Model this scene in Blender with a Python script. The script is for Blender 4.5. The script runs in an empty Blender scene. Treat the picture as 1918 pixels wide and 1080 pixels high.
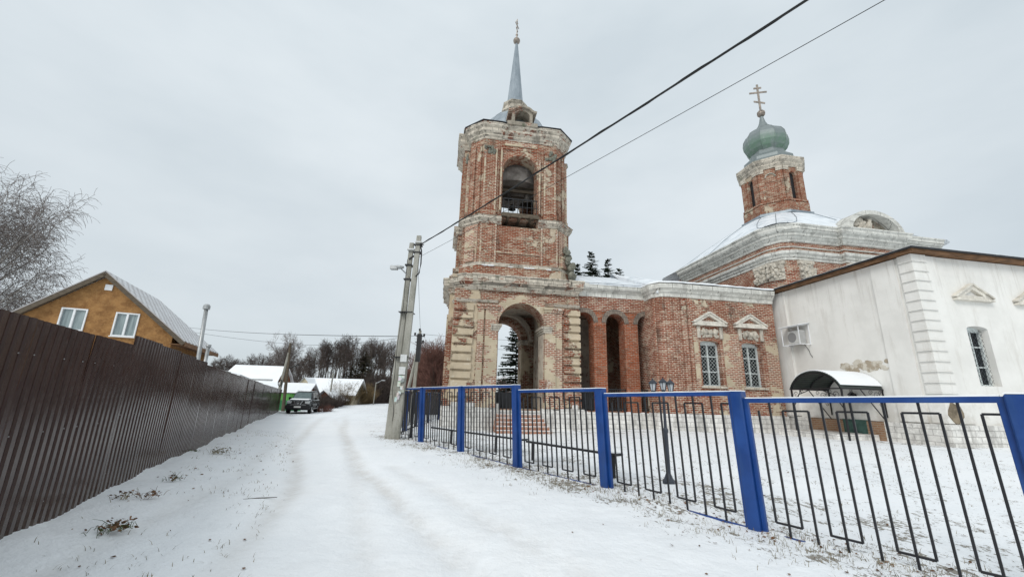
import bpy, bmesh, math, random
import numpy as np
from mathutils import Vector, Matrix, noise as mnoise
rad = math.radians
SC = bpy.context.scene
COL = SC.collection
# ---------------------------------------------------------------- camera
EYE = 1.5; PITCH = rad(14.8); ROLL = rad(1.6)
cam_d = bpy.data.cameras.new('camera'); cam = bpy.data.objects.new('camera', cam_d); COL.objects.link(cam)
cam_d.sensor_width = 36.0; cam_d.lens = 36.0 * 775.0 / 1918.0
cam_d.clip_start = 0.05; cam_d.clip_end = 3000
cam.matrix_world = Matrix.Translation((0, 0, EYE)) @ Matrix.Rotation(math.pi/2 + PITCH, 4, 'X') @ Matrix.Rotation(ROLL, 4, 'Z')
SC.camera = cam
# ---------------------------------------------------------------- sky, sun, exposure
SUN_EL = rad(38); SUN_AZ = rad(-150)
W = bpy.data.worlds.new('World'); SC.world = W; W.use_nodes = True
nt = W.node_tree; nt.nodes.clear()
def wn(t, **k):
    n = nt.nodes.new(t)
    for a, b in k.items(): setattr(n, a, b)
    return n
wout = wn('ShaderNodeOutputWorld'); wbg = wn('ShaderNodeBackground')
sky = wn('ShaderNodeTexSky', sky_type='NISHITA', sun_disc=False); sky.sun_elevation = SUN_EL; sky.sun_rotation = SUN_AZ
skb = wn('ShaderNodeVectorMath', operation='SCALE'); skb.inputs['Scale'].default_value = 0.10
nt.links.new(sky.outputs[0], skb.inputs[0])
tc = wn('ShaderNodeTexCoord'); mp = wn('ShaderNodeMapping'); mp.inputs['Scale'].default_value = (1.2, 1.2, 3.0)
nz = wn('ShaderNodeTexNoise'); nz.inputs['Scale'].default_value = 1.3; nz.inputs['Detail'].default_value = 5; nz.inputs['Roughness'].default_value = 0.5
cr = wn('ShaderNodeValToRGB')
cr.color_ramp.elements[0].position = 0.34; cr.color_ramp.elements[0].color = (0.59, 0.66, 0.705, 1)
cr.color_ramp.elements[1].position = 0.66; cr.color_ramp.elements[1].color = (0.74, 0.80, 0.835, 1)
nt.links.new(tc.outputs['Generated'], mp.inputs[0]); nt.links.new(mp.outputs[0], nz.inputs['Vector']); nt.links.new(nz.outputs['Fac'], cr.inputs[0])
# overcast: brighter towards the zenith than at the horizon
sx = wn('ShaderNodeSeparateXYZ'); nt.links.new(tc.outputs['Generated'], sx.inputs[0])
mr = wn('ShaderNodeMapRange'); mr.inputs['From Min'].default_value = 0.0; mr.inputs['From Max'].default_value = 0.75
mr.inputs['To Min'].default_value = 0.88; mr.inputs['To Max'].default_value = 1.02
nt.links.new(sx.outputs['Z'], mr.inputs['Value'])
sc2 = wn('ShaderNodeVectorMath', operation='SCALE'); nt.links.new(cr.outputs[0], sc2.inputs[0]); nt.links.new(mr.outputs[0], sc2.inputs['Scale'])
mx = wn('ShaderNodeMix', data_type='RGBA'); mx.inputs['Factor'].default_value = 0.93
nt.links.new(skb.outputs[0], mx.inputs['A']); nt.links.new(sc2.outputs[0], mx.inputs['B'])
nt.links.new(mx.outputs['Result'], wbg.inputs['Color']); wbg.inputs['Strength'].default_value = 1.0
nt.links.new(wbg.outputs[0], wout.inputs[0])
sl = bpy.data.lights.new('sun', 'SUN'); sl.energy = 1.4; sl.angle = rad(25); sl.color = (1.0, 0.97, 0.93)
sun = bpy.data.objects.new('sun', sl); COL.objects.link(sun)
_sd = Vector((math.sin(SUN_AZ)*math.cos(SUN_EL), math.cos(SUN_AZ)*math.cos(SUN_EL), math.sin(SUN_EL)))
sun.rotation_euler = _sd.to_track_quat('Z', 'Y').to_euler()
SC.view_settings.view_transform = 'Standard'; SC.view_settings.look = 'None'
SC.view_settings.exposure = 0.16; SC.view_settings.gamma = 1.0
SC.render.engine = 'CYCLES'
SC.cycles.max_bounces = 6; SC.cycles.diffuse_bounces = 3; SC.cycles.glossy_bounces = 3
SC.cycles.transparent_max_bounces = 8; SC.cycles.volume_bounces = 0

# ---------------------------------------------------------------- mesh helpers
class MB:
    def __init__(s): s.v = []; s.f = []
    def add(s, vs, fs, M=None):
        b = len(s.v)
        if M is not None: vs = [tuple(M @ Vector(p)) for p in vs]
        s.v.extend(vs); s.f.extend([tuple(b+i for i in f) for f in fs]); return s
    def box(s, x0, x1, y0, y1, z0, z1, M=None):
        vs = [(x0,y0,z0),(x1,y0,z0),(x1,y1,z0),(x0,y1,z0),(x0,y0,z1),(x1,y0,z1),(x1,y1,z1),(x0,y1,z1)]
        return s.add(vs, [(3,2,1,0),(4,5,6,7),(0,1,5,4),(1,2,6,5),(2,3,7,6),(3,0,4,7)], M)
    def prism(s, pts, z0, z1, M=None):      # CCW outline
        n = len(pts); vs = [(p[0],p[1],z0) for p in pts] + [(p[0],p[1],z1) for p in pts]
        fs = [tuple(range(n-1,-1,-1)), tuple(range(n,2*n))] + [(i,(i+1)%n,n+(i+1)%n,n+i) for i in range(n)]
        return s.add(vs, fs, M)
    def tube(s, pts, r, n=6, cap=True):
        pts = [Vector(p) for p in pts]
        if not hasattr(r, '__len__'): r = [r]*len(pts)
        up = Vector((0,0,1)); rings = []
        b = len(s.v)
        for i, p in enumerate(pts):
            d = (pts[min(i+1,len(pts)-1)] - pts[max(i-1,0)])
            if d.length < 1e-9: d = Vector((0,0,1))
            d.normalize()
            a = d.cross(up if abs(d.z) < 0.95 else Vector((1,0,0))).normalized(); c = d.cross(a)
            for k in range(n):
                t = 2*math.pi*k/n; q = p + (a*math.cos(t) + c*math.sin(t))*r[i]; s.v.append((q.x,q.y,q.z))
        for i in range(len(pts)-1):
            for k in range(n):
                k2 = (k+1)%n; s.f.append((b+i*n+k, b+i*n+k2, b+(i+1)*n+k2, b+(i+1)*n+k))
        if cap and n > 2:
            s.f.append(tuple(b+k for k in range(n-1,-1,-1))); m = b+(len(pts)-1)*n; s.f.append(tuple(m+k for k in range(n)))
        return s
    def beam(s, p0, p1, w, h, up=(0,0,1)):   # square bar between two points
        p0 = Vector(p0); p1 = Vector(p1); d = (p1-p0).normalized(); u = Vector(up)
        if abs(d.dot(u)) > 0.97: u = Vector((0,1,0))
        a = d.cross(u).normalized()*w/2; c = a.cross(d).normalized()*h/2
        vs = [tuple(q) for q in (p0-a-c,p0+a-c,p0+a+c,p0-a+c,p1-a-c,p1+a-c,p1+a+c,p1-a+c)]
        return s.add(vs, [(3,2,1,0),(4,5,6,7),(0,1,5,4),(1,2,6,5),(2,3,7,6),(3,0,4,7)])
    def lathe(s, prof, n=24, c=(0,0), a0=0.0, sq=1.0):
        b = len(s.v)
        for (r, z) in prof:
            for k in range(n):
                t = a0 + 2*math.pi*k/n; s.v.append((c[0]+r*math.cos(t), c[1]+r*math.sin(t)*sq, z))
        for i in range(len(prof)-1):
            for k in range(n):
                k2 = (k+1)%n; s.f.append((b+i*n+k, b+i*n+k2, b+(i+1)*n+k2, b+(i+1)*n+k))
        s.f.append(tuple(b+k for k in range(n-1,-1,-1))); m = b+(len(prof)-1)*n; s.f.append(tuple(m+k for k in range(n)))
        return s
    def ball(s, c, r, n=8, sc=(1,1,1), jit=0.0, rng=None):
        b = len(s.v); m = max(4, n//2+1)
        for i in range(1, m):
            ph = math.pi*i/m
            for k in range(n):
                t = 2*math.pi*k/n; q = 1 + (rng.uniform(-jit, jit) if rng else 0)
                s.v.append((c[0]+r*q*math.sin(ph)*math.cos(t)*sc[0], c[1]+r*q*math.sin(ph)*math.sin(t)*sc[1], c[2]+r*q*math.cos(ph)*sc[2]))
        top = len(s.v); s.v.append((c[0],c[1],c[2]+r*sc[2])); s.v.append((c[0],c[1],c[2]-r*sc[2]))
        for i in range(m-2):
            for k in range(n):
                k2=(k+1)%n; s.f.append((b+i*n+k, b+(i+1)*n+k, b+(i+1)*n+k2, b+i*n+k2))
        for k in range(n):
            k2=(k+1)%n; s.f.append((top, b+k, b+k2)); s.f.append((top+1, b+(m-2)*n+k2, b+(m-2)*n+k))
        return s
    def sweep(s, path, prof, closed=False, jit=0.0, rng=None, step=0.6, side=1):
        """moulding: profile (out, z) carried along a plan path; outward = right-hand side of travel"""
        P = [Vector((p[0],p[1])) for p in path]; n = len(P)
        pts = []
        segs = n if closed else n-1
        def nrm(i):
            d = (P[(i+1)%n]-P[i%n]).normalized(); return Vector((d.y,-d.x))*side
        for i in range(segs):
            a, b2 = P[i], P[(i+1)%n]
            # miter at a
            if closed or i > 0: n0 = nrm((i-1)%n); n1 = nrm(i); m = (n0+n1); m = m/max(0.35, m.length_squared)*2
            else: m = nrm(i)
            pts.append((a, m)); L = (b2-a).length; k = max(1, int(L/step)) if jit else 1
            for j in range(1, k): pts.append((a.lerp(b2, j/k), nrm(i)))
        if not closed: pts.append((P[-1], nrm(n-2)))
        b = len(s.v); m_ = len(prof)
        for (p, m) in pts:
            jo = rng.uniform(-jit,jit) if jit else 0; jz = rng.uniform(-jit,jit)*0.5 if jit else 0
            for (o, z) in prof:
                q = p + m*(o + (jo if o > 0.02 else 0)); s.v.append((q.x, q.y, z+jz))
        N = len(pts); R = N if closed else N-1
        for i in range(R):
            i2 = (i+1)%N
            for k in range(m_-1):
                f = (b+i*m_+k, b+i*m_+k+1, b+i2*m_+k+1, b+i2*m_+k)
                s.f.append(f if side > 0 else f[::-1])
        if not closed:
            s.f.append(tuple(b+k for k in range(m_))); s.f.append(tuple(b+(N-1)*m_+k for k in range(m_-1,-1,-1)))
        return s
    def build(s, name, mat, parent=None, smooth=False, loc=None, rotz=None, bevel=0.0):
        me = bpy.data.meshes.new(name); me.from_pydata([tuple(v) for v in s.v], [], s.f); me.update()
        bm = bmesh.new(); bm.from_mesh(me); bmesh.ops.recalc_face_normals(bm, faces=bm.faces)
        if bevel > 0:
            es = [e for e in bm.edges if len(e.link_faces) == 2 and e.calc_face_angle(0) > 0.6]
            bmesh.ops.bevel(bm, geom=es, offset=bevel, segments=1, affect='EDGES', clamp_overlap=True)
        bm.to_mesh(me); bm.free()
        if smooth: me.polygons.foreach_set('use_smooth', [True]*len(me.polygons))
        if mat: me.materials.append(mat)
        o = bpy.data.objects.new(name, me); COL.objects.link(o)
        if parent is not None: o.parent = parent
        if loc is not None: o.location = loc
        if rotz is not None: o.rotation_euler[2] = rotz
        return o

def split_build(mb, name, mat, parent, eps=.03, **kw):
    """one object per group of touching pieces"""
    n = len(mb.v); par = list(range(n))
    def fd(a):
        while par[a] != a: par[a] = par[par[a]]; a = par[a]
        return a
    for f in mb.f:
        r = fd(f[0])
        for i in f[1:]: par[fd(i)] = r
    comp = {}
    for i in range(n): comp.setdefault(fd(i), []).append(i)
    V = np.array([tuple(v) for v in mb.v]); cs = list(comp.values()); bb = [(V[c].min(0)-eps, V[c].max(0)+eps) for c in cs]; m = len(cs); gp = list(range(m))
    def gf(a):
        while gp[a] != a: a = gp[a]
        return a
    for i in range(m):
        for j in range(i):
            if (bb[i][0] <= bb[j][1]).all() and (bb[j][0] <= bb[i][1]).all(): gp[gf(i)] = gf(j)
    out = {}
    for i in range(m): out.setdefault(gf(i), []).extend(cs[i])
    res = []
    for idx in out.values():
        mp_ = {k_: j for j, k_ in enumerate(idx)}; q = MB(); q.v = [mb.v[i] for i in idx]; q.f = [tuple(mp_[i] for i in f) for f in mb.f if f[0] in mp_]
        res.append(q.build(name, mat, parent, **kw))
    return res
MB.split = split_build
def tag(o, label=None, cat=None, group=None, kind=None):
    if label: o['label'] = label
    if cat: o['category'] = cat
    if group: o['group'] = group
    if kind: o['kind'] = kind
    return o
def thing(name, label, cat, loc=(0,0,0), rz=0.0, group=None):
    o = bpy.data.objects.new(name, None); COL.objects.link(o); o.empty_display_size = 0.3
    o.location = loc; o.rotation_euler = (0,0,rz); return tag(o, label, cat, group)
def dup(root, loc=None, rz=None, label=None, scale=None):
    r = root.copy(); COL.objects.link(r)
    if loc is not None: r.location = loc
    if rz is not None: r.rotation_euler = (0,0,rz)
    if scale is not None: r.scale = scale if hasattr(scale,'__len__') else (scale,)*3
    if label: r['label'] = label
    for ch in list(root.children):
        c = ch.copy(); COL.objects.link(c); c.parent = r
        for g in list(ch.children):
            d = g.copy(); COL.objects.link(d); d.parent = c
    return r

def arch_pts(x0, x1, z0, zs, n=14, rise=None):
    """outline of an arched opening, from lower left, clockwise-free list"""
    c = (x0+x1)/2; r = (x1-x0)/2; h = r if rise is None else rise
    return [(x0,z0)] + [(c - r*math.cos(math.pi*i/n), zs + h*math.sin(math.pi*i/n)) for i in range(n+1)] + [(x1,z0)]
def holed(mb, outer, holes, y0, y1, M=None):
    """wall slab in the x-z plane with holes, from y0 to y1"""
    cu = bpy.data.curves.new('tmp', 'CURVE'); cu.dimensions = '2D'; cu.fill_mode = 'BOTH'; cu.extrude = (y1-y0)/2
    for pts in [outer]+holes:
        sp = cu.splines.new('POLY'); sp.points.add(len(pts)-1); sp.use_cyclic_u = True
        for i, p in enumerate(pts): sp.points[i].co = (p[0], p[1], 0, 1)
    ob = bpy.data.objects.new('tmp', cu); COL.objects.link(ob)
    dg = bpy.context.evaluated_depsgraph_get(); me = ob.evaluated_get(dg).to_mesh()
    ym = (y0+y1)/2
    vs = [(v.co.x, ym - v.co.z, v.co.y) for v in me.vertices]; fs = [tuple(p.vertices) for p in me.polygons]
    bm = bmesh.new(); bv = [bm.verts.new(v) for v in vs]
    for f in fs:
        try: bm.faces.new([bv[i] for i in f])
        except ValueError: pass
    bmesh.ops.remove_doubles(bm, verts=bm.verts, dist=1e-4)
    bm.verts.index_update()
    vs = [tuple(v.co) for v in bm.verts]; fs = [tuple(v.index for v in f.verts) for f in bm.faces]; bm.free()
    ob.to_mesh_clear(); bpy.data.objects.remove(ob); bpy.data.curves.remove(cu)
    return mb.add(vs, fs, M)
def ring(mb, x0, x1, zs, t, y0, y1, n=18, rise=None):
    """archivolt round an opening"""
    c = (x0+x1)/2; r = (x1-x0)/2; h = r if rise is None else rise
    for i in range(n):
        a, b = math.pi*i/n, math.pi*(i+1)/n
        P = [(c-r*math.cos(a), zs+h*math.sin(a)), (c-r*math.cos(b), zs+h*math.sin(b)), (c-(r+t)*math.cos(b), zs+(h+t)*math.sin(b)), (c-(r+t)*math.cos(a), zs+(h+t)*math.sin(a))]
        mb.add([(p[0],y0,p[1]) for p in P]+[(p[0],y1,p[1]) for p in P], [(0,1,2,3),(7,6,5,4),(0,4,5,1),(2,6,7,3),(1,5,6,2),(3,7,4,0)])
    return mb
def Z(a): return Matrix.Rotation(a, 4, 'Z')

# ---------------------------------------------------------------- terrain height
CP = np.array([(0,0,0),(0,3,0),(-2,2,.02),(1.5,2,0),(4.5,3.5,0.0),(3.08,5.62,.03),(1.69,7.55,.09),(.22,9.2,.13),(-1.2,11.4,.13),(-2.7,13.7,.11),(-3.7,14.5,.08),
 (-1.5,5,0),(-3.2,8.5,0),(-6,17,-.02),(-10,25,-.08),(-4.35,4.04,.16),(-5.1,5.7,.17),(-6.2,8,.19),(-8.15,12.13,.12),(-12,20.3,.02),(-16,28.8,-.14),(-21.2,39.87,-.3),
 (-2.2,-.5,.16),(-14,33,-.2),(-17,36,-.26),(-14.5,44,-.12),(-17,56,.2),(-12,60,.3),(.9,17.5,.05),(-2,18.5,.08),(4,19.5,.12),(7.5,19.3,.25),(13,20,.22),(12.9,16.8,.28),(15.2,14.2,.3),(18,14.5,.3),(22,15.5,.3),
 (3,8,.1),(6,11,.15),(9,8,.1),(10,14,.2),(14,9,.15),(2,13,.1),(0,30,.1),(20,40,.2),(-5,27,.1),(-30,30,-.1),(-30,60,-.2),(-60,100,0),(0,100,.5),(60,60,0),(-100,300,0),(100,300,0),(0,-30,0),(-30,0,0),(30,0,0),(60,10,0)])
def gz_arr(X, Y):
    num = np.zeros_like(X); den = np.zeros_like(X)
    for (x, y, z) in CP:
        s = 0.5 + 0.06*math.hypot(x, y)
        w = 1.0/(((X-x)**2+(Y-y)**2)/(s*s)+0.25)**1.6
        num += w*z; den += w
    return num/den
def gz(x, y): return float(gz_arr(np.array([float(x)]), np.array([float(y)]))[0])
# ---------------------------------------------------------------- materials
class NT:
    def __init__(s, name, rough=0.8, spec=0.3, metal=0.0):
        s.m = bpy.data.materials.new(name); s.m.use_nodes = True; s.t = s.m.node_tree; s.t.nodes.clear()
        s.o = s.n('ShaderNodeOutputMaterial'); s.b = s.n('ShaderNodeBsdfPrincipled')
        s.t.links.new(s.b.outputs[0], s.o.inputs[0])
        s.b.inputs['Roughness'].default_value = rough; s.b.inputs['Metallic'].default_value = metal
        s.b.inputs['Specular IOR Level'].default_value = spec
        s.tc = s.n('ShaderNodeTexCoord'); s.P = s.tc.outputs['Object']
    def n(s, t, **k):
        x = s.t.nodes.new(t)
        for a, b in k.items(): setattr(x, a, b)
        return x
    def L(s, a, b): s.t.links.new(a, b)
    def val(s, inp, v):
        if isinstance(v, bpy.types.NodeSocket): s.L(v, inp)
        elif hasattr(v, '__len__') and len(v) == 3 and inp.type == 'RGBA': inp.default_value = (*v, 1)
        elif inp.type == 'RGBA' and not hasattr(v, '__len__'): inp.default_value = (v, v, v, 1)
        else: inp.default_value = v
    def noise(s, scale, detail=4, rough=0.55, vec=None, sc=(1,1,1), dist=0.0, loc=(0,0,0)):
        x = s.n('ShaderNodeTexNoise'); x.inputs['Scale'].default_value = scale; x.inputs['Detail'].default_value = detail
        x.inputs['Roughness'].default_value = rough; x.inputs['Distortion'].default_value = dist
        v = vec or s.P
        if sc != (1,1,1) or loc != (0,0,0):
            m = s.n('ShaderNodeMapping'); m.inputs['Scale'].default_value = sc; m.inputs['Location'].default_value = loc; s.L(v, m.inputs[0]); v = m.outputs[0]
        s.L(v, x.inputs['Vector']); return x.outputs['Fac']
    def ramp(s, f, a, b, ca=0.0, cb=1.0):    # smooth step value ramp
        x = s.n('ShaderNodeMapRange', interpolation_type='SMOOTHSTEP'); s.val(x.inputs['Value'], f)
        x.inputs['From Min'].default_value = a; x.inputs['From Max'].default_value = b
        x.inputs['To Min'].default_value = ca; x.inputs['To Max'].default_value = cb; return x.outputs[0]
    def mix(s, f, a, b):
        x = s.n('ShaderNodeMix', data_type='RGBA'); s.val(x.inputs['Factor'], f); s.val(x.inputs['A'], a); s.val(x.inputs['B'], b); return x.outputs['Result']
    def mul(s, a, b, op='MULTIPLY'):
        x = s.n('ShaderNodeMath', operation=op); s.val(x.inputs[0], a); s.val(x.inputs[1], b); return x.outputs[0]
    def bump(s, h, strength=0.4, dist=0.02, norm=None):
        x = s.n('ShaderNodeBump'); x.inputs['Strength'].default_value = strength; x.inputs['Distance'].default_value = dist
        s.L(h, x.inputs['Height'])
        if norm is not None: s.L(norm, x.inputs['Normal'])
        s.L(x.outputs[0], s.b.inputs['Normal']); return x.outputs[0]
    def color(s, c): s.val(s.b.inputs['Base Color'], c)
    def rough(s, c): s.val(s.b.inputs['Roughness'], c)
    def wallvec(s):      # (distance along wall, height, 0) for any upright face
        sp = s.n('ShaderNodeSeparateXYZ'); s.L(s.P, sp.inputs[0]); sn = s.n('ShaderNodeSeparateXYZ'); s.L(s.tc.outputs['Normal'], sn.inputs[0])
        a = s.mul(sp.outputs[0], sn.outputs[1]); b = s.mul(sp.outputs[1], sn.outputs[0]); u = s.mul(a, b, 'SUBTRACT')
        hz = s.mul(s.mul(sn.outputs[2], sn.outputs[2]), sp.outputs[1])     # on level faces use y
        cb = s.n('ShaderNodeCombineXYZ'); s.L(u, cb.inputs[0]); s.L(s.mul(sp.outputs[2], hz, 'ADD'), cb.inputs[1]); return cb.outputs[0]
    def brick(s, vec, w, h, mortar, c1, c2, cm, smooth=0.15, bias=0.0, off=0.5):
        x = s.n('ShaderNodeTexBrick'); x.offset = off; s.L(vec, x.inputs['Vector'])
        s.val(x.inputs['Color1'], c1); s.val(x.inputs['Color2'], c2); s.val(x.inputs['Mortar'], cm)
        x.inputs['Scale'].default_value = 1.0; x.inputs['Brick Width'].default_value = w; x.inputs['Row Height'].default_value = h
        x.inputs['Mortar Size'].default_value = mortar; x.inputs['Mortar Smooth'].default_value = smooth; x.inputs['Bias'].default_value = bias
        return x.outputs['Color'], x.outputs['Fac']
    def distort(s, vec, scale, amt):
        x = s.n('ShaderNodeTexNoise'); x.inputs['Scale'].default_value = scale; x.inputs['Detail'].default_value = 2; s.L(s.P, x.inputs['Vector'])
        a = s.n('ShaderNodeVectorMath', operation='SUBTRACT'); s.L(x.outputs['Color'], a.inputs[0]); a.inputs[1].default_value = (.5,.5,.5)
        b = s.n('ShaderNodeVectorMath', operation='SCALE'); s.L(a.outputs[0], b.inputs[0]); b.inputs['Scale'].default_value = amt
        c = s.n('ShaderNodeVectorMath', operation='ADD'); s.L(vec, c.inputs[0]); s.L(b.outputs[0], c.inputs[1]); return c.outputs[0]

def simple(name, col, rough=0.7, spec=0.3, metal=0.0, var=0.0, scale=4.0, bump=0.0):
    k = NT(name, rough, spec, metal)
    if var:
        f = k.noise(scale, 5); d = tuple(max(0, c*(1-var)) for c in col); e = tuple(min(1, c*(1+var)) for c in col)
        k.color(k.mix(k.ramp(f, .3, .7), d, e))
    else: k.color(col)
    if bump: k.bump(k.noise(scale*5, 4), bump, 0.01)
    return k.m

def old_brick(name, plaster=0.5, red=(0.36,0.105,0.055), pl=(0.56,0.47,0.345), lime=0.45, dirt=0.5, mortar=0.017, patchscale=0.55, mcol=(0.50,0.40,0.30)):
    k = NT(name, 0.95, 0.12)
    v = k.distort(k.wallvec(), 7.0, 0.035)
    dark = tuple(c*0.38 for c in red); warm = (min(1,red[0]*1.25), red[1]*1.45, red[2]*1.35)
    c, f = k.brick(v, 0.27, 0.088, mortar, red, dark, mcol, 0.25, -0.1)
    # each brick takes its own tone, joints partly gone dark
    big = k.noise(0.45, 5, 0.6, loc=(3,1,7)); fine = k.noise(9.0, 4, 0.6)
    c = k.mix(k.mul(k.ramp(k.noise(3.1, 3, .5, loc=(9,0,2)), .5, .66), 0.55), c, (0.10,0.055,0.04))
    brk = k.mix(k.ramp(fine, .35, .75, 0, .5), c, k.mix(f, warm, mcol))
    brk = k.mix(k.mul(k.ramp(big, .46, .6), .45), brk, k.mix(f, tuple(x*1.1 for x in red), tuple(x*0.75 for x in mcol)))
    # courses weathered back to dark joints, and courses still white with lime
    st = k.noise(1.5, 7, .7, sc=(1.1,1.1,6.5), loc=(2,9,4))
    brk = k.mix(k.mul(k.ramp(st, .53, .60), .55), brk, k.mix(f, tuple(x*0.95 for x in red), (0.15,0.085,0.06)))
    brk = k.mix(k.mul(k.ramp(st, .45, .38), lime*1.1), brk, k.mix(f, k.mix(fine, red, pl), (0.66,0.58,0.47)))
    # lime wash clinging to brick faces in ragged level streaks
    lw = k.noise(2.2, 8, 0.72, sc=(1,1,2.6), loc=(5,5,0))
    brk = k.mix(k.mul(k.ramp(lw, .52, .58), lime), brk, k.mix(k.noise(20,3), tuple(x*1.05 for x in mcol), pl))
    # blotches of much darker and much redder wall
    brk = k.mix(k.mul(k.ramp(k.noise(.75, 8, .7, loc=(12,3,6)), .5, .60), .5), brk, k.mix(f, (0.19,0.045,0.022), (0.34,0.20,0.13)))
    # plaster remains
    pm = k.mul(k.mul(k.noise(patchscale, 9, 0.62, sc=(1,1,0.75), dist=0.25), .8), k.mul(k.noise(2.0, 8, .7, sc=(1,1,4.5), loc=(8,8,1)), .2), 'ADD'); th = 0.635 - 0.24*plaster
    pmask = k.ramp(pm, th-0.006, th+0.006)
    pc = k.mix(k.ramp(k.noise(1.7, 6, .65), .35, .68), pl, tuple(x*0.8 for x in pl))
    pc = k.mix(k.mul(k.ramp(k.noise(5, 7, .7, loc=(1,8,3)), .56, .68), .6), pc, (0.66,0.62,0.54))
    pc = k.mix(k.mul(k.ramp(k.noise(1.1, 6, .7, sc=(2,2,.5), loc=(4,4,4)), .57, .7), .55), pc, (0.25,0.2,0.155))
    col = k.mix(pmask, brk, pc)
    # damp and soot
    dm = k.noise(0.9, 7, .68, sc=(1,1,.45), loc=(0,7,1)); col = k.mix(k.mul(k.ramp(dm, .56, .72), dirt), col, (0.075,0.06,0.048))
    k.color(col)
    inv = k.mul(1.0, f, 'SUBTRACT')
    h = k.mul(k.mul(inv, .5), k.mul(fine, .6), 'ADD'); h2 = k.mix(pmask, h, k.mul(1.35, k.mul(fine, .12), 'ADD'))
    k.bump(h2, 1.0, 0.05); return k.m

def stone(name, col=(0.47,0.44,0.39), joints=True, stain=0.6, w=0.62, h=0.27, moss=0.35, wall=True, jd=.7, bricky=0.0):
    k = NT(name, 0.95, 0.12)
    n1 = k.noise(2.1, 8, .65); c = k.mix(k.ramp(n1, .35, .68), col, tuple(x*0.78 for x in col))
    c = k.mix(k.mul(k.ramp(k.noise(6, 6, .7), .5, .66), .6), c, tuple(min(1,x*1.3) for x in col))
    hgt = n1
    if joints:
        jc, jf = k.brick(k.distort(k.wallvec(), 2.0, .03), w, h, 0.012, (1,1,1), (.8,.8,.8), (0,0,0), .1)
        c = k.mix(k.mul(jf, jd), c, (0.10,0.09,0.08)); hgt = k.mul(n1, k.mul(jf, .6), 'SUBTRACT')
    if bricky:
        bc_, bf_ = k.brick(k.distort(k.wallvec(), 7.0, .035), .27, .088, .017, (0.27,0.058,0.024), (0.11,0.03,0.018), (0.62,0.52,0.41), .2)
        bm_ = k.ramp(k.noise(1.0, 9, .68, sc=(1,1,2.2), loc=(4,1,8)), .555, .575); c = k.mix(k.mul(bm_, bricky), c, bc_); hgt = k.mul(hgt, k.mul(bm_, .5), 'SUBTRACT')
    dm = k.noise(1.3, 8, .72, sc=(1.4,1.4,.5), loc=(2,2,2)); c = k.mix(k.mul(k.ramp(dm, .5, .64), stain), c, (0.10,0.09,0.075))
    c = k.mix(k.mul(k.ramp(k.noise(1.9, 7, .7, loc=(7,3,5)), .58, .66), moss), c, (0.075,0.10,0.055))
    k.color(c); k.bump(hgt, .8, .03); return k.m

M = {}
M['brick'] = old_brick('old brick with cream plaster', 0.42, red=(0.27,0.058,0.024), lime=.35)
M['brick_low'] = old_brick('old brick with large plaster areas', 0.36, red=(0.27,0.060,0.025), pl=(0.58,0.48,0.345), lime=.7, dirt=.5, mcol=(0.55,0.46,0.36))
M['brick_up'] = old_brick('weathered belfry brick', 0.30, red=(0.29,0.062,0.024), pl=(0.52,0.43,0.32), lime=.7, dirt=.95, mcol=(0.50,0.40,0.30), patchscale=.9)
M['brick_bare'] = old_brick('bare red brick', 0.05, red=(0.29,0.056,0.023), lime=.45, dirt=.55, mcol=(0.60,0.50,0.40))
M['brick_ref'] = old_brick('refectory brick', 0.12, red=(0.30,0.060,0.024), pl=(0.60,0.51,0.38), lime=.5, dirt=.7, mcol=(0.62,0.53,0.42))
M['brick_new'] = old_brick('newer orange brick', 0.0, red=(0.38,0.090,0.034), lime=.28, dirt=.75, mortar=.014, mcol=(0.34,0.25,0.19))
M['stone'] = stone('weathered white stone', (0.60,0.54,0.45), stain=.55, moss=.5)
M['stone_white'] = stone('pale moulded stone', (0.74,0.70,0.62), joints=False, stain=.35, moss=.05)
M['stone_grey'] = stone('grey cornice stone', (0.66,0.65,0.60), stain=.36, moss=.12, w=1.1, h=.5)
M['plinth'] = stone('whitewashed plinth blocks', (0.78,0.76,0.72), stain=.38, moss=.10, w=.42, h=.21, jd=.38)
M['cornice_old'] = stone('broken stone cornice over brick', (0.60,0.54,0.45), stain=.6, moss=.55, w=.55, h=.2, bricky=.9)
M['lucarne'] = stone('mossy dark stone', (0.36,0.32,0.26), joints=False, stain=.8, moss=.7, bricky=.8)
M['relief'] = stone('carved white relief', (0.58,0.53,0.45), joints=False, stain=.5, moss=.1)
M['relief_dark'] = stone('dark mossy capital', (0.22,0.22,0.18), joints=False, stain=.6, moss=.6)
k = NT('interior plaster', .95, .1); n1 = k.noise(1.2, 8, .68)
c = k.mix(k.ramp(n1, .35, .65), (0.62,0.55,0.45), (0.40,0.345,0.29)); c = k.mix(k.mul(k.ramp(k.noise(2.2,7,.7,loc=(3,3,3)), .55, .62), .7), c, (0.22,0.09,0.055))
k.color(c); k.bump(n1, .6, .03); M['inner'] = k.m
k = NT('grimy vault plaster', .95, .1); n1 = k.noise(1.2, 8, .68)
k.color(k.mix(k.ramp(n1, .35, .65), (0.36,0.33,0.30), (0.16,0.14,0.125))); k.bump(n1, .6, .03); M['vault'] = k.m
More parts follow.
